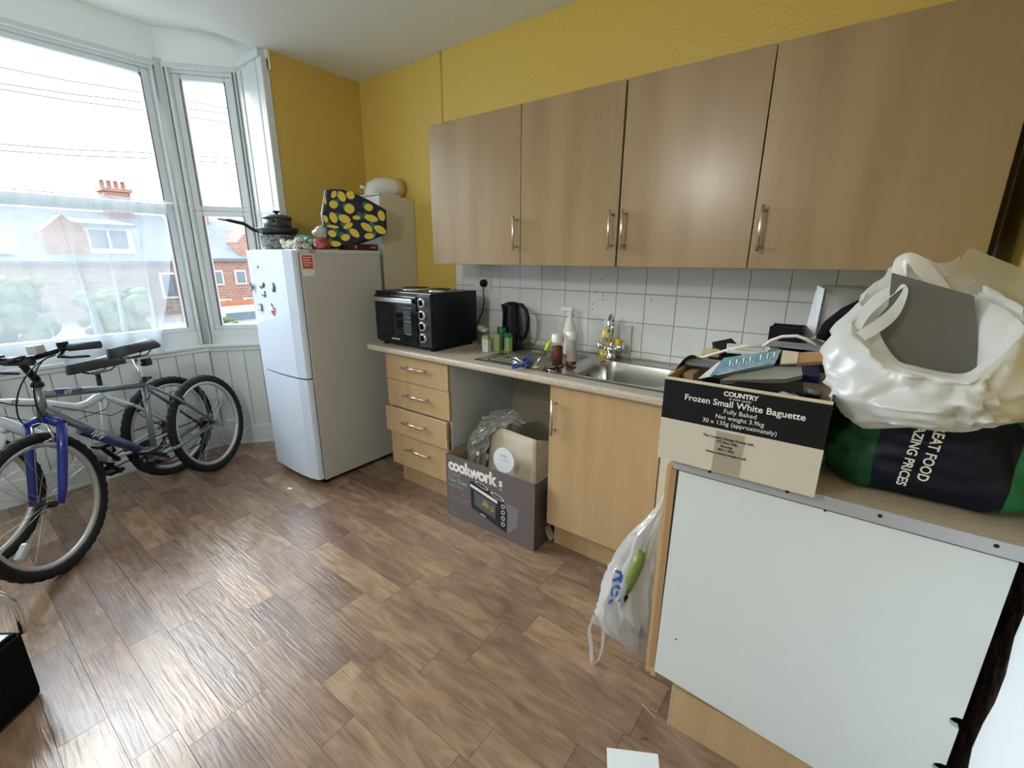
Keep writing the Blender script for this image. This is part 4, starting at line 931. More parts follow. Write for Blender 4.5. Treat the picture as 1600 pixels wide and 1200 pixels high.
b=B().box((gx0+.004,gy0+.004,gz0+.004),(gx1-.004,gy0+.0055,gz1)).box((gx0+.004,gy1-.0055,gz0),(gx1-.004,gy1-.004,gz1)).box((gx0+.004,gy0+.006,gz0),(gx0+.0055,gy1-.006,gz1)).box((gx1-.0055,gy0+.006,gz0),(gx1-.004,gy1-.006,gz1)); b.build('inner_liner',CARD,bb)
b=B().box((gx0,gy0-.0008,gz1-.004),(gx1,gy0+.004,gz1+.003),.001).box((gx0,gy0,gz1-.002),(gx0+.004,gy1,gz1+.003),.001); b.build('cut_edge',CARDW,bb)
fy=gy0-.0006
def ct_(s,size,xc,z,m,bold=0,name='lettering',shear=0): text(s,size,(xc,fy,z),(1,0,0),(0,0,1),m,bb,align='CENTER',bold=bold,name=name,shear=shear)
xc=(gx0+gx1)/2+.005
ct_('COUNTRY',.0150,xc-.004,1.1005,INKW,.0006); ct_('to baker quality',.0075,xc-.004,1.0925,INKW,shear=.3)
ct_('Frozen Small White Baguette',.0215,xc,1.0740,INKW,.0003)
ct_('Fully Baked',.0155,xc,1.0575,INKW); ct_('Net weight 3.9kg',.0150,xc,1.0425,INKW)
ct_('30 x 135g (approximately)',.0150,xc,1.0275,INKW)
for i,s in enumerate(('The Country Range Group Ltd.','PO Box 508,','Burnley','BB11 9EH','www.countryrange.co.uk')): text(s,.0088,(xc-.018,gy0-.0014,.992-.0098*i),(1,0,0),(0,0,1),INKK,bb,align='CENTER',bold=.0003)
B().box((xc-.045,gy0-.0010,gz0+.002),(xc+.018,gy0-.0003,zb_-.006)).build('packing_tape',film('tape',(.55,.47,.34),.35,.3,.1,gloss=.15),bb)
B().grid(lambda u,v:Vector((gx0+.001-.014*v*math.sin(PI*u)*0,gy1-.30*u*.8,gz1+.024*math.sin(PI*min(1,u*1.0))*v)),14,3).build('side_flap',BLKC,bb)
text('BAGUETTES',.014,(gx1+.0006,gy0+.05,.925),(0,0,1),(0,-1,0),INKK,bb)
# contents (each its own thing)
z0=1.085
def slab(name,px,py,z,w,d,h,rz,tilt,m,label,cat,bev=.002,roll=0):
    p=at(px,py,2,z); b=B().box((-w/2,-d/2,-h/2),(w/2,d/2,h/2),bev)
    rot=Euler((tilt,roll,rz)).to_matrix()
    for v in b.bm.verts: v.co=rot@v.co+p
    return b.build(name,m,label=label,cat=cat)
box('brown_card_insert',(-.325,-1.00,.915),(-.30,-.83,1.115),CARD,label='brown card insert at the left inside the baguette box',cat='card')
slab('folded_grey_packet',1098,568,1.130,.085,.06,.008,.10,.0,mat('grey_blue_packet',(.20,.22,.27),.45),'dull grey-blue flat packet at the back left of the baguette box','packet')
BP=mat('light_blue_print',(.13,.29,.42),.4,var=((60,60,60),(.26,.42,.52)))
P0_=at(1165,567,2,1.150); NB_=Vector((.05,-.60,.80)).normalized()
def qslab(name,pts,m,label,cat,th=.006,off=0):
    return B().quad([atp(x,y,P0_+NB_*off,NB_) for x,y in pts],th,NB_).build(name,m,label=label,cat=cat)
qslab('white_leaflet',[(1090,592),(1112,588),(1135,563),(1122,566)],PAPER,'white leaflet at the left end of the blue cutlery packet','leaflet',.001,.004)
bk=qslab('blue_cutlery_packet',[(1109,587),(1210,568),(1221,546),(1131,559)],BP,'light blue printed cutlery packet lying across the baguette box','packet',.008,.006)
b=B()
for i_ in range(7):
    x=1140+i_*10.5+(6 if i_>3 else 0); y=573-.19*(x-1140)
    b.tube([atp(x+2,y-9,P0_+NB_*.0068,NB_),atp(x,y-1,P0_+NB_*.0068,NB_)],[.0026,.0010],5)
    b.tube([atp(x+6,y-7,P0_+NB_*.0066,NB_),atp(x+5,y,P0_+NB_*.0066,NB_)],[.0010,.0010],4)
b.tube([atp(1120,586,P0_+NB_*.0064,NB_),atp(1205,566,P0_+NB_*.0064,NB_)],.0010,4)
b.build('printed_spoons',INKW,bk,kind='stuff')
qslab('cream_card_end',[(1219,568),(1245,567),(1248,550),(1223,547)],CARDW,'cream card square between the blue packet and the brown carton','card',.006,.008)
qslab('brown_small_carton',[(1245,567),(1291,564),(1288,548),(1248,551)],mat('plain_brown_card',(.40,.24,.11),.7),'small plain brown carton poking out towards the carrier bag','carton',.012,.006)
qslab('grey_plastic_lid',[(1125,594),(1228,592),(1254,586),(1252,572),(1180,572)],mat('grey_lid_plastic',(.33,.34,.31),.3),'grey plastic container lid under the blue cutlery packet','lid',.016,-.012)
slab('dark_blue_book',1262,583,1.118,.05,.10,.02,.1,.1,mat('navy_cover',(.012,.018,.07),.4),'dark navy box edge at the right inside the baguette box','box')
slab('black_notebook',1200,602,1.100,.15,.09,.014,.10,.1,BLK,'black flat tray lying inside the baguette box','tray')
slab('grey_magazine',1250,541,1.172,.17,.05,.004,-.02,.15,mat('grey_pages',(.26,.28,.33),.5),'grey magazine strip behind the brown carton','magazine')
rr=random.Random(8)
for i in range(9):
    px=1245+rr.uniform(-22,32); py=612+rr.uniform(-10,10); p=at(px,py,2,1.095); a=rr.uniform(0,3); e=Vector((math.cos(a),math.sin(a),rr.uniform(-.3,.3)))*.016
    B().tube([p-e,p+e],[.007,.006],8).build('wall_plug_fitting',[mat('fitting_%d'%i,c_,.5) for c_ in ([(.30,.28,.24),(.04,.04,.04),(.20,.22,.18)][i%3],)][0],label=['pale plastic fitting','dark plastic fitting','grey-green plastic fitting'][i%3]+[' nearest the cut front edge of the baguette box',' in the middle of the loose fittings in the baguette box',' deepest beside the carrier bag in the baguette box'][i//3],cat='fitting',group='loose fittings in the baguette box')
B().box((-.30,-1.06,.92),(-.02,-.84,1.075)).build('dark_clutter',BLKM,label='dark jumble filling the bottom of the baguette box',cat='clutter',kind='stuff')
WC=mat('white_cable',(.72,.70,.64),.4)
B().tube([at(x,y,1,-.80) for x,y in ((1085,562),(1110,555),(1140,546),(1165,541),(1190,541))],.0045,8).build('white_cable',WC,label='white cable running along the back of the baguette box',cat='cable')
B().tube([at(x,y,1,-.78) for x,y in ((1190,543),(1205,532),(1222,526),(1245,525),(1260,530),(1275,540))],.0045,8).build('white_cable_loop',WC,label='arched white cable loop above the baguette box',cat='cable')
for k,(px,py) in enumerate(((1150,545),(1165,548),(1178,550))):
    pass
slab('folded_white_papers',1165,546,1.155,.10,.10,.008,.2,.05,PAPER,'folded white papers behind the blue cutlery packet','papers')
slab('yellow_sachet',1110,551,1.13,.05,.04,.01,.2,.3,mat('pale_yellow_sachet',(.60,.54,.28),.5),'pale yellow sachet at the back left of the baguette box','sachet')
slab('yellow_tag',1208,541,1.165,.03,.03,.004,.6,.7,mat('yellow_tag',(.60,.56,.30),.5),'small yellow tag under the arched white cable','tag')
# black item behind left: dark router-like box
db=B().box((-.035,-.05,-.016),(.035,.05,.016),.003)
q_=Vector((-.505+.02,-.0,0)); p=at(1135,545,1,-.45)
for v in db.bm.verts: v.co=Euler((.2,-.25,.5)).to_matrix()@v.co+p
db.build('black_router',BLK,label='black box corner showing behind the baguette box',cat='box')
B().box((p.x-.05,-.50,WZ),(p.x+.05,-.38,p.z-.03),.004).build('grey_tub',BLKM,label='dark tub under the black box behind the baguette box',cat='tub')
# black clutter by the tiles, folder
cxp=at(1232,520,1,-.25)
b=B()
def blob(c,r_,seed,fr=9,amp=.35,nu=26,nv=16,flat=True,pw_=1):
    c=Vector(c)
    def f(u,v):
        th=2*PI*u; ph=PI*v; d=Vector((math.cos(th)*math.sin(ph),math.sin(th)*math.sin(ph),-math.cos(ph)))
        p=Vector([math.copysign(abs(x)**pw_,x) for x in d]); k=1+amp*noise.noise(d*fr*.3+Vector((seed,0,0)))+amp*.4*noise.noise(d*fr+Vector((0,seed,0)))
        q=Vector((p.x*r_[0],p.y*r_[1],p.z*r_[2]))*k
        if flat: q.z=max(q.z,-r_[2])
        return c+q
    return f
z=WZ
B().grid(blob((-.085,-.30,WZ+.09),(.13,.16,.09),3,pw_=.7),30,18,closeu=True).build('black_cloth_bag',BLKM,label='black cloth bag lying on the worktop behind the baguette box',cat='bag')
a0=at(1205,508,1,-.30); a1=at(1252,540,1,-.30)
b=B(); 
for (x0,x1) in ((0,1),): b.box((a0.x,-.33,a1.z-.01),(a1.x,-.325,a0.z)).box((a0.x,-.23,a1.z-.01),(a1.x,-.225,a0.z)).box((a0.x,-.325,a1.z-.01),(a0.x+.005,-.23,a0.z-.004)).box((a1.x-.005,-.325,a1.z-.01),(a1.x,-.23,a0.z-.003)).box((a0.x,-.325,a1.z-.012),(a1.x,-.23,a1.z-.008))
b.build('black_tub',BLK,label='open black plastic tub behind the arched white cable',cat='tub')
B().grid(blob((a1.x+.03,-.28,a1.z-.0),(.04,.03,.02),9,pw_=.8),16,10,closeu=True).build('grey_cloth',mat('grey_rag',(.22,.22,.21),.8),label='small grey rag beside the open black tub',cat='rag')
fo=thing('plastic_file_box',at(1310,500,1,-.20),'clear plastic bag of green salad with a red mark behind the carrier bag','packet')
f1=[at(1256,532,1,-.22),at(1279,446,1,-.18),at(1290,452,1,-.2),at(1275,525,1,-.22)]
B().quad(f1,.01).build('plastic_edge',mat('pale_blue_plastic',(.60,.68,.74),.25),fo)
fl_=[at(1275,530,1,-.21),at(1285,446,1,-.18),at(1375,449,1,-.16),at(1360,540,1,-.2)]
def ff(u,v): 
    p=(fl_[0].lerp(fl_[3],u)).lerp(fl_[1].lerp(fl_[2],u),v); p.y-=.03*math.sin(PI*u)*math.sin(PI*v)+.006*noise.noise(p*40); return p
b=B().grid(ff,14,12); b.build('pouch',mat('mottled_pouch',(.36,.34,.36),.3,var=((18,18,18),(.22,.28,.16))),fo,solid=.01)
B().box(ff(.05,.12)+Vector((0,-.008,0)),ff(.05,.12)+Vector((.035,-.004,.035))).build('red_mark',mat('dull_red',(.42,.08,.09),.4),fo)
B().tube([at(1285,530,1,-.36),at(1300,510,1,-.36),at(1325,492,1,-.37),at(1355,478,1,-.38),at(1385,470,1,-.38)],[.02,.028,.03,.03,.02],10).build('black_umbrella',BLKM,label='black rolled fabric roll slanting up beside the carrier bag',cat='roll')
# ================================================================ NAVY / GREEN SHOPPING BAG
nb_=thing('navy_shopping_bag',(.17,-.85,.901),'dark navy and green shopping bag with white capitals under the carrier bag','bag')
m=bpy.data.materials.new('navy_green_bag_print'); m.use_nodes=True; n=m.node_tree.nodes; l=m.node_tree.links; p=n['Principled BSDF']; p.inputs['Roughness'].default_value=.5; p.inputs['Specular IOR Level'].default_value=.25
t=n.new('ShaderNodeTexCoord'); s=n.new('ShaderNodeSeparateXYZ'); l.new(t.outputs['Object'],s.inputs[0])
nz=n.new('ShaderNodeTexNoise'); nz.inputs['Scale'].default_value=9; nz.inputs['Detail'].default_value=1; l.new(t.outputs['Object'],nz.inputs[0])
ad=n.new('ShaderNodeMath'); ad.operation='MULTIPLY_ADD'; l.new(nz.outputs[0],ad.inputs[0]); ad.inputs[1].default_value=.03; l.new(s.outputs[0],ad.inputs[2])
r=n.new('ShaderNodeValToRGB'); r.color_ramp.interpolation='CONSTANT'
mr=n.new('ShaderNodeMapRange'); mr.inputs['From Min'].default_value=-.20; mr.inputs['From Max'].default_value=.20; l.new(ad.outputs[0],mr.inputs[0]); l.new(mr.outputs[0],r.inputs[0])
el=r.color_ramp.elements; el[0].position=0; el[0].color=(.006,.008,.02,1); el[1].position=.14; el[1].color=(.006,.055,.022,1)
e=el.new(.36); e.color=(.004,.006,.018,1); e=el.new(.90); e.color=(.02,.16,.07,1)
l.new(r.outputs[0],p.inputs['Base Color']); NB=m
def nf(u,v):
    # superellipse body, x -.0 ... .345, y -1.0 ... -.72
    th=2*PI*u; ca,sa=math.cos(th),math.sin(th); px_=math.copysign(abs(ca)**.6,ca); py_=math.copysign(abs(sa)**.45,sa)
    prof=[(.0,.55,.55),(.06,.90,.90),(.2,1,1),(.5,1.02,1.0),(.75,.98,.95),(.92,.92,.80),(1,.75,.60)]
    for (a,r1,r2),(c_,s1,s2) in zip(prof,prof[1:]):
        if v<=c_: break
    t=(v-a)/(c_-a); kx=r1+(s1-r1)*t; ky=r2+(s2-r2)*t
    x=.185+.175*px_*kx; y=-.872+.128*py_*ky; z=.9015+.185*v
    d=Vector((ca,sa,v*2)); w=.010*noise.noise(d*2.1+Vector((5,0,0)))+.005*noise.noise(Vector((ca*4,sa*4,v*9)))
    x+=w*ca*2; y+=w*sa*1.6; x=min(x,XR-.016)
    z+=.008*noise.noise(Vector((ca*3,sa*3,v)))*v
    return Vector((x,y,z))
B().grid(nf,80,30,closeu=True).build('fabric',NB,nb_)
def ntext(s,size,px,py,sx=1):
    o=at(px,py,1,-1.006)
    text(s,size,o,(-.06,-.0,-1),(1,0,-.06),INKW,nb_,bold=.0005,sx=sx)
ntext('REAT FOOD',.0250,1463,665,.90); ntext('AZING PRICES',.0230,1432,665,.93)
# ================================================================ WHITE CARRIER BAG
CB=film('white_carrier_film',(.80,.82,.81),.93,.30,.35,bump=(9,.35),gloss=.06)
cbg=thing('white_carrier_bag',(.16,-.9,1.06),'big open white carrier bag holding a grey board on top of the peninsula','bag')
def ring(pts,n=64):
    P=[at(x,y,1,Y) for x,y,Y in pts]; m_=len(P); out=[]
    for i in range(n):
        t=i/n*m_; k=int(t); f_=t-k; a,b_,c_,d_=P[(k-1)%m_],P[k%m_],P[(k+1)%m_],P[(k+2)%m_]
        out.append(.5*((2*b_)+(c_-a)*f_+(2*a-5*b_+4*c_-d_)*f_*f_+(3*b_-a-3*c_+d_)*f_**3))
    for q in out: q.x=min(q.x,XR-.016)
    return out
# rings listed as the same 12 stations: left, front-left, front, front-right, right, back-right, back, back-left ...
rim =[(1354,525,-.93),(1392,565,-1.00),(1425,580,-1.04),(1500,592,-1.05),(1540,575,-1.04),(1598,520,-.98),(1580,490,-.88),(1522,460,-.80),(1480,440,-.74),(1430,412,-.72),(1398,425,-.76),(1365,480,-.84)]
lip =[(1330,512,-.94),(1376,570,-1.02),(1425,592,-1.055),(1500,606,-1.065),(1550,590,-1.055),(1612,535,-.99),(1600,480,-.87),(1530,440,-.78),(1480,420,-.73),(1425,398,-.71),(1380,430,-.75),(1345,470,-.84)]
bel =[(1284,556,-.94),(1318,620,-1.035),(1410,640,-1.08),(1500,645,-1.09),(1560,630,-1.075),(1640,590,-.99),(1650,530,-.85),(1560,520,-.74),(1490,500,-.70),(1420,500,-.68),(1350,500,-.72),(1300,515,-.82)]
mid =[(1295,590,-.93),(1322,652,-1.025),(1410,662,-1.065),(1500,668,-1.075),(1560,658,-1.06),(1650,640,-.98),(1650,600,-.85),(1560,590,-.74),(1490,580,-.70),(1420,570,-.70),(1350,570,-.74),(1310,575,-.82)]
bot =[(1335,640,-.93),(1345,668,-1.00),(1415,668,-1.03),(1500,674,-1.04),(1560,664,-1.03),(1610,655,-.97),(1610,640,-.86),(1560,630,-.78),(1490,625,-.76),(1420,622,-.76),(1370,620,-.80),(1345,625,-.86)]
inn =[(1375,520,-.92),(1400,560,-.98),(1430,572,-1.01),(1500,584,-1.02),(1535,565,-1.01),(1575,520,-.95),(1560,495,-.87),(1515,475,-.82),(1480,460,-.78),(1440,440,-.77),(1412,450,-.80),(1385,490,-.86)]
rings=[ring(q) for q in (bot,mid,bel,lip,rim,inn)]
def cbf(u,v):
    n_=64; i=int(round(u*n_))%n_; t=v*(len(rings)-1); k=min(int(t),len(rings)-2); f_=t-k
    f2=f_*f_*(3-2*f_)*.35+f_*.65
    p=rings[k][i].lerp(rings[k+1][i],f2)
    a=2*PI*u; c_=Vector((.17,-.9,p.z)); d=(p-c_).normalized()
    w=.010*noise.noise(Vector((math.cos(a)*3.5,math.sin(a)*3.5,v*3)))+.016*(.6-abs(noise.noise(Vector((math.cos(a)*5+v*2,math.sin(a)*5,v*4+3)))*3))+.007*(.5-abs(noise.noise(Vector((math.cos(a)*11,math.sin(a)*11-v*4,v*7+9)))*3))
    p=p+d*w*(1 if v<.8 else .4)*math.sin(PI*min(1,v+.15)); p.x=min(p.x,XR-.016)
    return p
b=B().grid(cbf,64,70,closeu=True,smooth=True); b.build('body_film',CB,cbg)
def strip(name,pts,wv,m,parent,seed=0):
    """sheet strip through 3-D stations: pts=[(edgeA,edgeB)...]"""
    def f(u,v):
        t=u*(len(pts)-1); k=min(int(t),len(pts)-2); f_=t-k
        def cr(idx):
            P=[pts[max(0,min(len(pts)-1,k+o))][idx] for o in (-1,0,1,2)]; a,b_,c_,d_=P
            return .5*((2*b_)+(c_-a)*f_+(2*a-5*b_+4*c_-d_)*f_*f_+(3*b_-a-3*c_+d_)*f_**3)
        A=cr(0);C=cr(1); p=A.lerp(C,v); p.y+=wv*noise.noise(p*14+Vector((seed,0,0))); p.z+=wv*.5*noise.noise(p*20+Vector((0,seed,0))); p.x=min(p.x,XR-.015); return p
    return B().grid(f,40,12).build(name,m,parent)
a_=lambda x,y,Y:at(x,y,1,Y)
# left handle: rises from left rim to the tip at (1415,447) and folds back
strip('left_handle',[(a_(1338,520,-.95),a_(1352,532,-.97)),(a_(1362,504,-.93),a_(1382,514,-.94)),(a_(1384,488,-.90),a_(1402,496,-.91)),(a_(1400,470,-.88),a_(1413,476,-.89)),(a_(1411,452,-.86),a_(1419,455,-.87)),(a_(1409,444,-.85),a_(1416,446,-.86))],.004,CB,cbg,1)
strip('left_handle',[(a_(1318,506,-.92),a_(1345,516,-.94)),(a_(1342,484,-.88),a_(1358,494,-.91)),(a_(1368,460,-.85),a_(1380,474,-.88)),(a_(1392,447,-.84),a_(1397,460,-.86)),(a_(1408,442,-.84),a_(1411,450,-.86)),(a_(1416,446,-.85),a_(1417,450,-.86))],.004,CB,cbg,11)
# back handle: loop from (1400,405) over (1421,393) down to (1478,455)
strip('back_handle',[(a_(1392,430,-.77),a_(1412,440,-.79)),(a_(1399,405,-.76),a_(1416,430,-.78)),(a_(1421,394,-.76),a_(1418,412,-.78)),(a_(1445,404,-.77),a_(1432,428,-.80)),(a_(1470,430,-.79),a_(1455,450,-.82)),(a_(1486,452,-.81),a_(1476,462,-.83))],.005,CB,cbg,2)
strip('back_handle_band',[(a_(1418,396,-.75),a_(1430,410,-.76)),(a_(1450,408,-.75),a_(1455,425,-.76)),(a_(1480,410,-.75),a_(1482,432,-.77)),(a_(1500,400,-.74),a_(1502,430,-.76))],.003,film('cream_film',(.62,.60,.50),.9,.3,.4,gloss=.1),cbg,5)
# translucent back flap
CF=film('translucent_cream_film',(.56,.53,.42),.90,.3,.5,bump=(6,.2),gloss=.08)
strip('back_flap',[(a_(1515,386,-.74),a_(1475,440,-.79)),(a_(1530,392,-.74),a_(1490,458,-.80)),(a_(1560,405,-.74),a_(1525,462,-.81)),(a_(1600,420,-.75),a_(1570,478,-.83)),(a_(1640,435,-.78),a_(1610,500,-.87))],.004,CF,cbg,3)
# right inner wall, brightly lit
strip('right_inner_wall',[(a_(1521,458,-.82),a_(1527,575,-.93)),(a_(1545,470,-.85),a_(1548,570,-.97)),(a_(1575,485,-.88),a_(1572,552,-.98)),(a_(1600,515,-.93),a_(1595,530,-.97))],.008,CB,cbg,4)
gb=thing('grey_board',a_(1460,520,-.86),'dark grey flat board standing inside the white carrier bag','board')
g1=[a_(1396,436,-.82),a_(1519,468,-.84),a_(1527,578,-.93),a_(1506,590,-.955),a_(1384,562,-.93),a_(1352,528,-.90),a_(1392,480,-.86)]
GBD=mat('dark_grey_board',(.115,.112,.105),.55)
# fit to a plane for a real flat board
c_=sum(g1,Vector())/len(g1); nrm_=Vector((.02,-1,.52)).normalized()
g2=[atp(x,y,c_,nrm_) for x,y in ((1393,428),(1521,464),(1529,580),(1506,597),(1384,570),(1344,528),(1388,478))]
b=B().quad([p+Vector((0,.0,0)) for p in g2],.006); b.build('board',GBD,gb)
cr1=atp(1420,462,c_+nrm_*.002,nrm_); cr2=atp(1496,535,c_+nrm_*.002,nrm_)
B().tube([cr1,cr2],.0012,5).build('crease',mat('crease_dark',(.06,.058,.055),.6),gb)
# ================================================================ HANGING BAG
HB=film('thin_white_film',(.80,.82,.82),.72,.2,.5,bump=(12,.8),gloss=.20)
hb=thing('hanging_carrier_bag',(-.362,-.90,.60),'thin white carrier bag with blue letters hanging from the peninsula door handle','bag')
hl=[(0,(-.362,-.905,.700),.006,.006),(.10,(-.372,-.900,.640),.014,.02),(.25,(-.405,-.905,.545),.040,.04),(.45,(-.440,-.905,.400),.070,.06),(.62,(-.455,-.91,.300),.085,.075),(.78,(-.445,-.91,.215),.090,.08),(.9,(-.425,-.915,.150),.075,.065),(1,(-.395,-.92,.095),.030,.03)]
def hbf(u,v):
    for (a,p,r1,q1),(c_,q_,r2,q2) in zip(hl,hl[1:]):
        if v<=c_: break
    t=(v-a)/(c_-a); p=Vector(p).lerp(Vector(q_),t); rx=r1+(r2-r1)*t; ry=q1+(q2-q1)*t; an=2*PI*u; ca,sa=math.cos(an),math.sin(an)
    k=1+.38*noise.noise(Vector((ca*2.2,sa*2.2,v*3)))+.30*(.7-3*abs(noise.noise(Vector((ca*3.5,sa*3.5,v*4+7)))))*min(1,v*3)+.10*noise.noise(Vector((ca*9,sa*9,v*14)))
    x=p.x+rx*ca*k; x=min(x,-.334)
    return Vector((x,p.y+ry*sa*k,p.z+.012*noise.noise(Vector((ca*3,sa*3,v*9)))))
B().grid(hbf,56,44,closeu=True).build('film',HB,hb)
# drooping handle loop at the lower left
lp=[a_(925,968,-.96),a_(918,985,-.98),a_(921,1010,-1.0),a_(922,1034,-1.0),a_(930,1038,-1.0),a_(938,1015,-.99),a_(940,985,-.97),a_(938,965,-.95)]
lp2=[p+(a_(935,990,-.98)-p)*.0+Vector((.004,.02,0)) for p in lp]
strip('loose_handle',[(p,q) for p,q in zip(lp,lp2)],.003,HB,hb,6)
strip('handle_web',[(a_(926,960,-.95),a_(940,962,-.93)),(a_(924,970,-.96),a_(945,985,-.94)),(a_(930,975,-.97),a_(975,985,-.96))],.004,HB,hb,8)
strip('upper_loop',[(Vector((-.372,-.93,.66)),Vector((-.366,-.88,.70))),(Vector((-.400,-.935,.60)),Vector((-.385,-.90,.60))),(Vector((-.46,-.93,.52)),Vector((-.43,-.90,.50)))],.003,HB,hb,9)
# things inside showing through
B().tube([a_(979,925,-.975),a_(986,905,-.972),a_(996,880,-.965),a_(1003,862,-.95)],[.012,.019,.021,.014],6).build('green_packet_inside',mat('olive_packet',(.16,.24,.05),.4),label='olive green packet inside the hanging carrier bag',cat='packet')
B().tube([a_(966,952,-.985),a_(971,940,-.985),a_(978,928,-.980)],[.003,.012,.012],6).build('dark_packet_inside',BLK,label='black packet low inside the hanging carrier bag',cat='packet')
B().grid(blob((-.41,-.90,.20),(.06,.045,.06),6,pw_=.9,amp=.3),20,12,closeu=True).build('grey_contents',mat('grey_wrapping',(.34,.36,.36),.6),label='grey wrapped rubbish at the bottom of the hanging bag',cat='rubbish')
b=B()
for poly in ([(961,890),(971,893),(972,899),(961,894)],[(968,896),(974,899),(971,911),(967,910)],[(957,904.5),(968,901),(969,907),(957,909.5)],[(958.5,914.5),(955,920),(953.5,927),(957,933),(959,931),(956.5,925),(959,919)],[(960.5,915),(966,913.5),(969.5,917),(969.5,921.5),(964,920),(960,918)],[(963,923.5),(966.5,923),(965,931),(961.5,934),(961,930)],[(950.5,940.5),(953,937.5),(959.5,936),(957.5,939),(952,945)]):
    b.quad([a_(x,y,-.992) for x,y in poly],.0006,(0,-1,0))
b.build('blue_print',INKB,hb,kind='stuff')
# ================================================================ FLOOR THINGS
pf1=[at(948,1168,2,.0008),at(1028,1178,2,.0008),at(1036,1262,2,.0008),at(950,1250,2,.0008)]
B().quad(pf1,.0007,(0,0,1)).build('paper_sheet',PAPER,label='white paper sheet lying on the floor at the bottom of the picture',cat='paper')
c=at(453,763,2,.0); B().quad([c+Vector(v) for v in ((-.02,-.004,.001),(0,-.016,.001),(.024,.0,.0015),(.004,.014,.001))],.0006,(0,0,1)).build('paper_scrap',PAPER,label='small white paper scrap on the floor in front of the fridge',cat='paper')
b=B(); rr=random.Random(11)
for (px,py,n_,sd) in ((660,790,14,.10),(690,800,10,.04),(820,865,12,.05),(930,885,16,.07),(985,980,14,.10),(1030,1060,12,.06),(905,862,8,.05),(420,820,5,.3)):
    p=at(px,py,2,0)
    for i in range(n_):
        x=p.x+rr.gauss(0,sd); y=p.y+rr.gauss(0,sd*.6); s_=rr.uniform(.001,.0032); b.box((x-s_,y-s_*.6,0),(x+s_,y+s_*.6,.001))
b.build('floor_crumbs',mat('pale_crumb',(.50,.40,.28),.9),label='pale crumbs scattered over the wooden floor',cat='crumbs',kind='stuff')
B().tube([at(1003,1100,2,.002),at(1025,1122,2,.002)],.0012,5).build('thin_stick',CARDW,label='thin pale stick on the floor by the peninsula plinth',cat='stick')
b=B()
for px,py in ((643,788),(686,804),(692,806)):
    p=at(px,py,2,0); b.box((p.x-.003,p.y-.003,0),(p.x+.003,p.y+.003,.004))
b.build('red_brown_flakes',mat('flake',(.25,.06,.03),.9),label='tiny red-brown flakes on the floor by the drawer plinth',cat='crumbs',kind='stuff')
# black case bottom left
bc0=at(70,1080,2,0); bc1=at(0,1147,2,0)
u_=(Vector((bc1.x,bc1.y,0))-Vector((bc0.x,bc0.y,0))).normalized(); 
ztop=at(32,985,0,bc0.x-.0).z
kc_=thing('black_case',(bc0.x-.15,bc0.y-.25,0),'black box speaker with a chrome carry handle at the left edge of the picture','case')
w_=Vector((-.93,-.02,0)); 
w_=Vector((-u_.y,u_.x,0)); w_= w_ if w_.x<0 else -w_
A=[bc0,bc0+u_*.5,bc0+u_*.5+w_*.34,bc0+w_*.34]
b=B(); lo=[b.bm.verts.new(p+Vector((0,0,.0))) for p in A]; hi_=[b.bm.verts.new(p+Vector((0,0,ztop))) for p in A]
for i in range(4): b.bm.faces.new((lo[i],lo[(i+1)%4],hi_[(i+1)%4],hi_[i]))
b.bm.faces.new(lo[::-1]); b.bm.faces.new(hi_)
bmesh.ops.bevel(b.bm,geom=b.bm.edges[:],offset=.012,segments=2,affect='EDGES'); b.build('body',BLKM,kc_)
top=[p+Vector((0,0,ztop)) for p in A]; cen=sum(top,Vector())/4
b=B().quad([cen+(p-cen)*.9+Vector((0,0,.004)) for p in top],.008,(0,0,1)); b.build('top_panel',mat('blue_grey_panel',(.16,.20,.23),.3),kc_)
hp_=[at(x,y,0,bc0.x-.03) for x,y in ((36,988),(33,972),(30,958),(22,943),(10,933),(-4,928),(-18,932),(-28,945),(-34,975))]
B().tube(hp_,.010,12).build('carry_handle',CHROME,kc_)
BIKE1=((-3.309,-1.123,0),-.985,-.10,.18); BIKE2=((-3.47,-1.31,0),-1.09,-.01,.10)
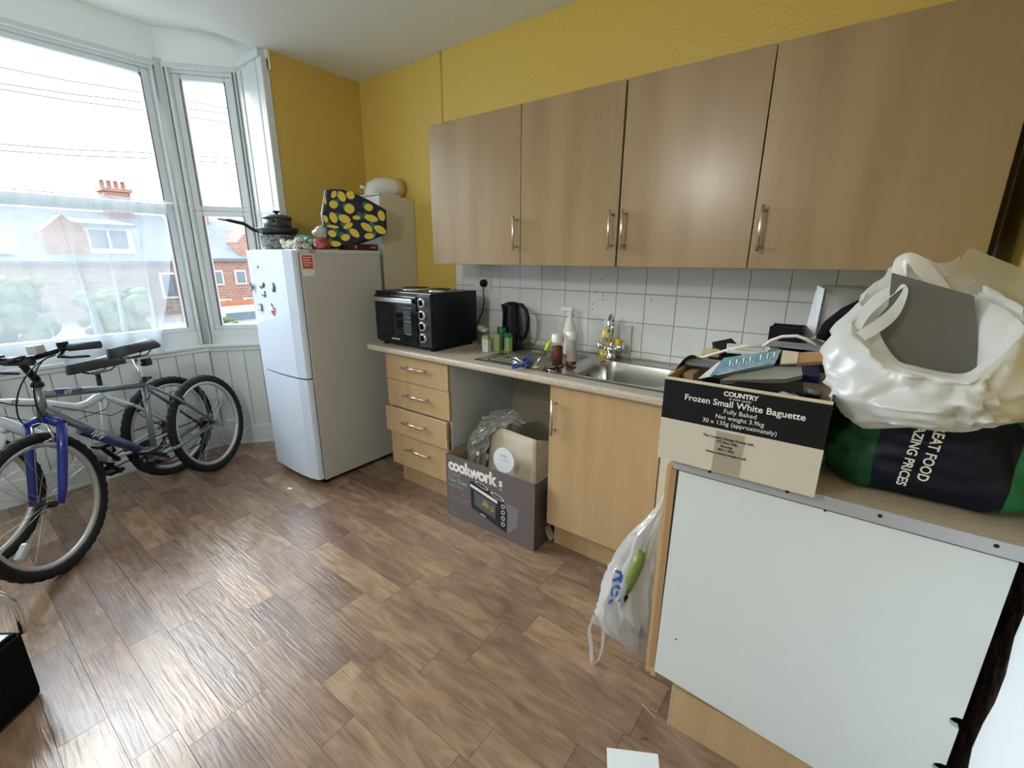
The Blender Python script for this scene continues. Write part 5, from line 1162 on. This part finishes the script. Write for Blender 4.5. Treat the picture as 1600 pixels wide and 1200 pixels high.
# ================================================================ BICYCLES
SPOKE=mat('spoke_steel',(.62,.64,.66),.25,metal=1); RIM=mat('alloy_rim',(.62,.63,.63),.35,metal=.6); REFL=mat('clear_reflector',(.50,.53,.55),.15,coat=.6); GREASE=mat('dark_drivetrain',(.02,.02,.022),.45,metal=.5)
wheel_cache={}
def lk(o,w): o.parent=w; o.location=(0,0,0); return o
def wheel(parent,hub,rotm,R_=.33,name='wheel',tyre=RUB,rim=RIM):
    """wheel in the plane given by rotm columns (x along, z up), hub position local"""
    w=bpy.data.objects.new(name,None); COL.objects.link(w); w.parent=parent; w.location=hub; w.rotation_euler=rotm.to_euler()
    if 'tyre' not in wheel_cache:
        b=B(); tr=.026
        ns=96; rings=[]
        for i in range(ns):
            a=2*PI*i/ns; u=Vector((math.cos(a),0,math.sin(a))); ring_=[]
            for k in range(12):
                q=2*PI*k/12; kn=.0035 if (i%2==0 and math.cos(q)>.2) else 0
                rr_=R_-tr-.002; ring_.append(b.bm.verts.new(u*(rr_+(tr+kn-.003)*math.cos(q))+Vector((0,(tr+kn-.002)*math.sin(q),0))))
            rings.append(ring_)
        for i in range(ns):
            a,c=rings[i],rings[(i+1)%ns]
            for k in range(12): b.bm.faces.new((a[k],a[(k+1)%12],c[(k+1)%12],c[k]))
        o=lk(b.build('tyre',tyre,None,origin=(0,0,0)),w); wheel_cache['tyre']=o.data
        b=B(); pr=[(R_-.046,.012),(R_-.046,-.012),(R_-.066,-.010),(R_-.070,0),(R_-.066,.010)]
        rings=[[b.bm.verts.new(Vector((r_*math.cos(2*PI*i/64),y,r_*math.sin(2*PI*i/64)))) for r_,y in pr] for i in range(64)]
        for i in range(64):
            a,c=rings[i],rings[(i+1)%64]
            for k in range(5): 
                f=b.bm.faces.new((a[k],a[(k+1)%5],c[(k+1)%5],c[k])); f.smooth=True
        o=lk(b.build('rim',rim,None,origin=(0,0,0)),w); wheel_cache['rim']=o.data
        b=B().tube([(0,-.03,0),(0,.03,0)],.014,12).tube([(0,-.045,0),(0,.045,0)],.006,8); b.lathe([(.024,-.024),(.024,-.020)],(0,0,0),16,(0,1,0)).lathe([(.024,.020),(.024,.024)],(0,0,0),16,(0,1,0))
        o=lk(b.build('hub',GREASE,None,origin=(0,0,0)),w); wheel_cache['hub']=o.data
        for s in (-1,1):
            b=B().tube([(.018,s*.022,.014*s),(R_-.068,0,.0)],.00095,5,cap=False); o=lk(b.build('spoke',SPOKE,None,origin=(0,0,0)),w); wheel_cache['sp%d'%s]=o.data; o.rotation_euler=(0,0,0)
        first=True
    else:
        first=False
        for k in ('tyre','rim','hub'):
            o=bpy.data.objects.new(k,wheel_cache[k]); COL.objects.link(o); o.parent=w
    for i in range(28):
        if first and i<2: s=(-1,1)[i]
        s=1 if i%2 else -1
        if first and i in (0,1):
            o=[c for c in w.children if c.data==wheel_cache['sp%d'%s]][0]
        else: o=bpy.data.objects.new('spoke',wheel_cache['sp%d'%s]); COL.objects.link(o); o.parent=w
        o.rotation_euler=(0,2*PI*i/28+(.11 if (i//2)%2 else -.11),0)
    return w
def bike(name,label,loc,head,lean,g,cols,steer):
    th=thing(name,(0,0,0),label,'bicycle')
    MF,M2,MFORK,MTXT=cols; R_=.33
    V=lambda s,z,t=0:Vector((s,t,z))
    wb=g['wb']; bb_=V(*g['b']); hs_=V(*g['h']); ts_=V(*g['t']); cs_=V(*g['c']); ss_=V(*g['s']); rh=V(0,R_); fh=V(wb,R_)
    ax=(ts_-hs_).normalized(); Rs=Matrix.Rotation(steer,3,ax)
    S=lambda p:hs_+Rs@(Vector(p)-hs_)
    # frame
    if g.get('step'):
        fr=B(); mids=[hs_.lerp(ts_,.75),V(.80,.705),V(.66,.66),V(.56,.60),V(.50,.585),V(.44,.61),cs_-ax*.02]
        mids=[hs_.lerp(ts_,.7)]+[hs_.lerp(ts_,.7).lerp(cs_,t)+Vector((0,0,d)) for t,d in ((.2,-.005),(.4,-.02),(.55,-.045),(.7,-.065),(.82,-.055),(.92,-.025))]+[cs_-Vector((0,0,.02))]
        fr.tube(mids,[.020]*3+[.022]*4+[.018],12)
        fr.tube([hs_.lerp(ts_,.25),bb_],[.027,.024],12); fr.tube([bb_,cs_+Vector((0,0,.01))],.0175,12)
    else:
        fr=B().tube([hs_.lerp(ts_,.72),cs_-Vector((0,0,.015))],[.019,.016],12).tube([hs_.lerp(ts_,.25),bb_],[.022,.019],12).tube([bb_,cs_+Vector((0,0,.015))],.0155,12)
    fr.tube([bb_+V(0,0,-.034),bb_+V(0,0,.034)],.021,14)
    for s in (-1,1):
        fr.tube([bb_+V(-.02,0,.02*s),bb_+V(-.12,.0,.045*s),rh+V(.01,0,.058*s)],[.011,.011,.009],8)
        fr.tube([cs_+V(0,-.02,.012*s),cs_.lerp(rh,.35)+V(0,0,.045*s),rh+V(.01,0,.058*s)],[.009,.009,.008],8)
        fr.box(rh+V(-.014,-.02,.058*s-.003),rh+V(.018,.02,.058*s+.003),.001)
    fr.tube([hs_,ts_],[.020,.0185],14)
    F_=fr.build('frame',MF,th)
    B().tube([hs_.lerp(bb_,.28),hs_.lerp(bb_,.9)],[.0232,.0205],12).build('painted_panel',M2,F_)
    B().tube([hs_.lerp(ts_,.72).lerp(cs_,.10),hs_.lerp(ts_,.72).lerp(cs_,.33)],[.0192,.0186],12).build('painted_panel',M2,F_) if not g.get('step') else None
    d=(bb_-hs_).normalized(); nn=Vector((0,1,0)); uu=d; vv=nn.cross(d)
    if vv.z<0: vv=-vv
    text(g['txt'],.040,hs_.lerp(bb_,.34)+V(0,0,.0245)-vv*.012,uu,vv,MTXT,F_,bold=.001,shear=.3)
    text(g['txt'],.022,hs_.lerp(ts_,.72).lerp(cs_,.16)+V(0,-.008,.0195),(cs_-hs_.lerp(ts_,.72)).normalized(),Vector((0,0,1)),MTXT,F_,bold=.0005,shear=.3)
    # headset
    B().lathe([(.024,-.012),(.026,0),(.021,.006)],hs_,14,ax).lathe([(.021,-.004),(.025,.004),(.022,.018),(.014,.024)],ts_,14,ax).build('headset',GREASE,th)
    # fork
    f=B(); cr_=hs_-ax*.025; top=cr_
    f.tube([S(hs_),S(cr_)],.018,12)
    f.tube([S(cr_+V(0,-.012,-.072)),S(cr_+V(0,.0,-.055)),S(cr_+V(0,.012,-.02)),S(cr_+V(0,.014,0)),S(cr_+V(0,.012,.02)),S(cr_+V(0,0,.055)),S(cr_+V(0,-.012,.072))],[.018,.021,.021,.020,.021,.021,.018],12)
    for s in (-1,1):
        p0=cr_+V(0,-.010,.070*s); p3=fh+V(0,.0,.060*s)
        f.tube([S(p0),S(p0.lerp(p3,.35)+V(-.004,0)),S(p0.lerp(p3,.8)+V(-.006,0)),S(p3)],[.019,.0185,.0165,.012],12)
    f.build('fork',MFORK,th)
    # wheels
    wheel(th,rh,Matrix.Rotation(g.get('ra',0.4),3,'Y'))
    wm=wheel(th,S(fh),Rs@Matrix.Rotation(.2,3,'Y'))
    for w_,a in ((wm,g.get('rf',.5)),):
        o=B().box(Vector((.175,-.014,-.013)),Vector((.245,.014,.013)),.006).build('reflector',REFL,None,origin=(0,0,0)); o.parent=w_; o.rotation_euler=(0,a,0); 
    rw=[c for c in th.children if c.name.startswith('wheel')][0]
    o=bpy.data.objects.new('reflector',o.data); COL.objects.link(o); o.parent=rw; o.rotation_euler=(0,g.get('rr',2.4),0)
    # brakes
    for c0,sp_f in ((cr_+V(.028,-.055),1),(cs_.lerp(rh,.48)+V(-.0,.02),0)):
        b=B()
        for s in (-1,1):
            p=c0+V(0,0,.040*s); q=c0+V(0,.055,.030*s); pts=[p+V(0,-.03,0),p,q]
            pts=[S(x) if sp_f else x for x in pts]; b.tube(pts,[.008,.008,.005],8)
            pd=[c0+V(-.02,-.018,.020*s),c0+V(.025,-.022,.020*s)]; pd=[S(x) if sp_f else x for x in pd]; b.tube(pd,.006,6)
        pts=[c0+V(0,.055,-.03),c0+V(0,.062,0),c0+V(0,.055,.03)]; b.tube([S(x) if sp_f else x for x in pts],.0022,6)
        b.build('brake',CHROME if sp_f else GREASE,th)
    # stem, bars
    bar=g['bar']; bc_=ts_+ax*.02
    bz_=V(bar[0],bar[1])
    st_=B().tube([S(ts_),S(ts_+ax*.045)],[.017,.014],12).tube([S(ts_+ax*.030),S(bz_)],[.016,.014],12).tube([S(bz_+V(0,0,-.03)),S(bz_+V(0,0,.03))],.018,12); st_.build('stem',BLK,th)
    hw=.30
    pts=[bz_+V(-.045,.035,hw),bz_+V(-.03,.032,.17),bz_+V(-.005,.006,.07),bz_,bz_+V(-.005,.006,-.07),bz_+V(-.03,.032,-.17),bz_+V(-.045,.035,-hw)]
    B().tube([S(p) for p in pts],.0115,10).build('handlebar',BLK,th)
    for s in (-1,1):
        B().tube([S(bz_+V(-.034,.0335,s*.185)),S(bz_+V(-.046,.0352,s*(hw+.005)))],[.0165,.0165],12).build('grip',mat('grip_rubber',(.03,.032,.035),.8) if 'grip_rubber' not in bpy.data.materials else bpy.data.materials['grip_rubber'],th)
        c0=bz_+V(-.032,.032,s*.165)
        B().tube([S(c0+V(.01,-.012,0)),S(c0+V(.035,-.030,.0)),S(c0+V(.040,-.036,s*.05)),S(c0+V(.034,-.038,s*.12))],[.010,.008,.006,.005],8).build('brake_lever',GREASE if s<0 else BLK,th)
        B().box(S(c0)+V(-.018,.004,-.014),S(c0)+V(.014,.030,.014),.003).build('shifter',BLK,th)
    if g.get('light'):
        p=S(bz_+V(.0,.03,.085)); B().box(p+V(-.02,-.01,-.022),p+V(.025,.030,.022),.006).build('front_reflector',REFL,th)
    # cables
    b=B()
    for k,(s,e) in enumerate(((1,hs_.lerp(bb_,.15)),(1,cr_+V(.03,0)),(-1,hs_.lerp(ts_,.4)))):
        a0_=S(bz_+V(0,.01,s*.15)); pts=[]
        p1=a0_+V(.16+.03*k,.01-.02*k); p2=Vector(e)+V(.14,-.02+.02*k,.02*s); e=Vector(e)
        for i in range(15):
            t=i/14; pts.append(a0_*(1-t)**3+p1*3*t*(1-t)**2+p2*3*t*t*(1-t)+e*t**3)
        b.tube(pts,.0028,6)
    b.tube([hs_.lerp(ts_,.3)+V(-.02,0,.03),cs_.lerp(hs_,.5)+V(0,-.10,.03),cs_+V(.02,-.09,.02),cs_+V(-.05,-.03,.0)],.0022,6)
    b.build('cables',BLK,th)
    # seat post, saddle
    e=(cs_-bb_).normalized()
    B().tube([cs_-e*.03,ss_-V(0,.045)],.0125,12).build('seat_post',ALU if g.get('postalu') else GREASE,th)
    B().lathe([(.021,-.01),(.021,.014),(.017,.016)],cs_+e*.015,14,e).box(cs_+e*.015+V(-.05,-.008,-.006),cs_+e*.015+V(-.015,.008,.006),.002).build('seat_clamp',BLK,th)
    def sf(u,v):
        L=.27; x=-.13+L*v; w0=.070*(1-min(1,max(0,(v-.10)/.55))**.8)+.020; 
        if v<.12: w0*=.45+.55*(v/.12)**.6
        if v>.95: w0*=.7
        a=2*PI*u; y=w0*math.cos(a); z=.034*math.sin(a) if math.sin(a)>0 else .022*math.sin(a)
        dome=-.012*(abs(math.cos(a))**2)
        return ss_+Vector((x,y,z+dome+.012*(1-v)**2+.004))
    sd=B().grid(sf,24,26,closeu=True); 
    sd.bm.verts.ensure_lookup_table()
    bmesh.ops.holes_fill(sd.bm,edges=[e_ for e_ in sd.bm.edges if e_.is_boundary])
    sd=sd.build('saddle',mat('saddle_black',(.025,.028,.032),.45) if 'saddle_black' not in bpy.data.materials else bpy.data.materials['saddle_black'],th)
    b=B()
    for s in (-1,1): b.tube([ss_+V(-.10,-.005,.03*s),ss_+V(-.06,-.035,.022*s),ss_+V(.03,-.038,.020*s),ss_+V(.09,-.010,.012*s)],.0035,6)
    b.build('saddle_rails',GREASE,sd)
    if g.get('rlight'): B().box(ss_+V(-.085,-.10,-.018),ss_+V(-.045,-.055,.018),.005).tube([ss_+V(-.02,-.085),ss_+V(-.06,-.08)],.006,6).build('rear_reflector',BLK,th)
    # crank set (drive side = right side, t<0)
    b=B()
    for r0,t0 in ((.088,-.052),(.070,-.045)):
        n_=44; A1=[];A2=[]
        for i in range(n_*2):
            a=PI*i/n_; r_=r0+(.004 if i%2 else 0)
            A1.append(b.bm.verts.new(bb_+Vector((r_*math.cos(a),t0-.0015,r_*math.sin(a))))); A2.append(b.bm.verts.new(bb_+Vector((r0*.78*math.cos(a),t0-.0015,r0*.78*math.sin(a)))))
        m_=len(A1)
        for i in range(m_): b.bm.faces.new((A1[i],A1[(i+1)%m_],A2[(i+1)%m_],A2[i]))
        for k in range(5):
            a=k*2*PI/5; b.tube([bb_+V(0,0,t0),bb_+V(r0*.82*math.cos(a),r0*.82*math.sin(a),t0)],.007,6)
    b.build('chainring',GREASE,th)
    ca=g['crank']
    for s in (-1,1):
        dirv=V(math.cos(ca),math.sin(ca))*(s); 
        a1=bb_+V(0,0,.062*s); a2=a1+dirv*.170+V(0,0,.012*s)
        c_=B().tube([bb_+V(0,0,.03*s),a1+V(0,0,.006*s)],.011,10).tube([a1,a2],[.014,.010],10).build('crank',ALU if (s<0 and not g.get('dark')) else GREASE,th)
        pd=a2+V(0,0,.055*s)
        B().tube([a2,pd+V(0,0,.03*s)],.006,8).box(pd+V(-.045,-.010,-.035),pd+V(.045,.010,.035),.004).build('pedal',BLK,c_)
    # chain, derailleur, cassette, guard
    b=B()
    for r0,t0 in ((.030,-.040),(.040,-.034),(.050,-.028)): b.lathe([(.012,0),(r0,0),(r0,.002),(.012,.002)],rh+V(0,0,t0),20,(0,-1,0))
    b.build('cassette',GREASE,th)
    r1,r2=.088,.040
    pts=[bb_+V(-.01,r1,-.048),rh+V(.01,r2,-.036)]+[rh+V(-r2*math.sin(a),r2*math.cos(a),-.036) for a in (.5,1.2,2.0,2.6)]+[rh+V(.03,-.10,-.038),rh+V(.06,-.115,-.040),bb_+V(-.03,-r1+.004,-.048)]+[bb_+V(r1*math.sin(a),-r1*math.cos(a),-.048) for a in (.4,1.0,1.6,2.2,2.8)]
    B().tube(pts,.0038,5,closed=True).build('chain',GREASE,th)
    B().tube([rh+V(.0,-.02,-.062),rh+V(.02,-.055,-.055),rh+V(.035,-.115,-.045)],[.010,.012,.008],8).lathe([(0,-.006),(.020,-.006),(.020,.006),(0,.006)],rh+V(.02,-.055,-.045),14,(0,1,0)).lathe([(0,-.006),(.020,-.006),(.020,.006),(0,.006)],rh+V(.045,-.118,-.045),14,(0,1,0)).build('derailleur',GREASE,th)
    th.location=loc; th.rotation_euler=(-lean,0,head)
    return th
BS=mat('bike_silver_paint',(.20,.23,.25),.30,metal=.5); BB_=mat('bike_blue_paint',(.02,.035,.15),.30,coat=.4); BF=mat('fork_blue_paint',(.008,.025,.24),.28,coat=.5)
BW=mat('bike_white_paint',(.62,.66,.70),.28,coat=.4); BL=mat('bike_lilac_paint',(.36,.33,.52),.3)
G1=dict(wb=1.05,b=(.455,.30),h=(.925,.705),t=(.900,.845),c=(.375,.720),s=(.385,.905),bar=(.945,.975),txt='/|//|/',crank=.55,light=1,rlight=1,postalu=1,ra=.3,rf=.45,rr=2.55)
G2=dict(wb=1.05,b=(.42,.285),h=(.88,.66),t=(.855,.80),c=(.365,.665),s=(.365,.820),bar=(.92,.93),txt='|||//',crank=.95,step=1,dark=1,ra=.1)
bike('silver_blue_bicycle','silver and blue mountain bicycle with a bright blue fork, nearest the room',BIKE1[0],BIKE1[1],BIKE1[2],G1,(BS,BB_,BF,INKW),BIKE1[3])
bike('white_lilac_bicycle','white and lilac bicycle leaning behind the silver one under the window',BIKE2[0],BIKE2[1],BIKE2[2],G2,(BW,BL,BW,mat('dark_print',(.08,.08,.10),.4)),BIKE2[3])
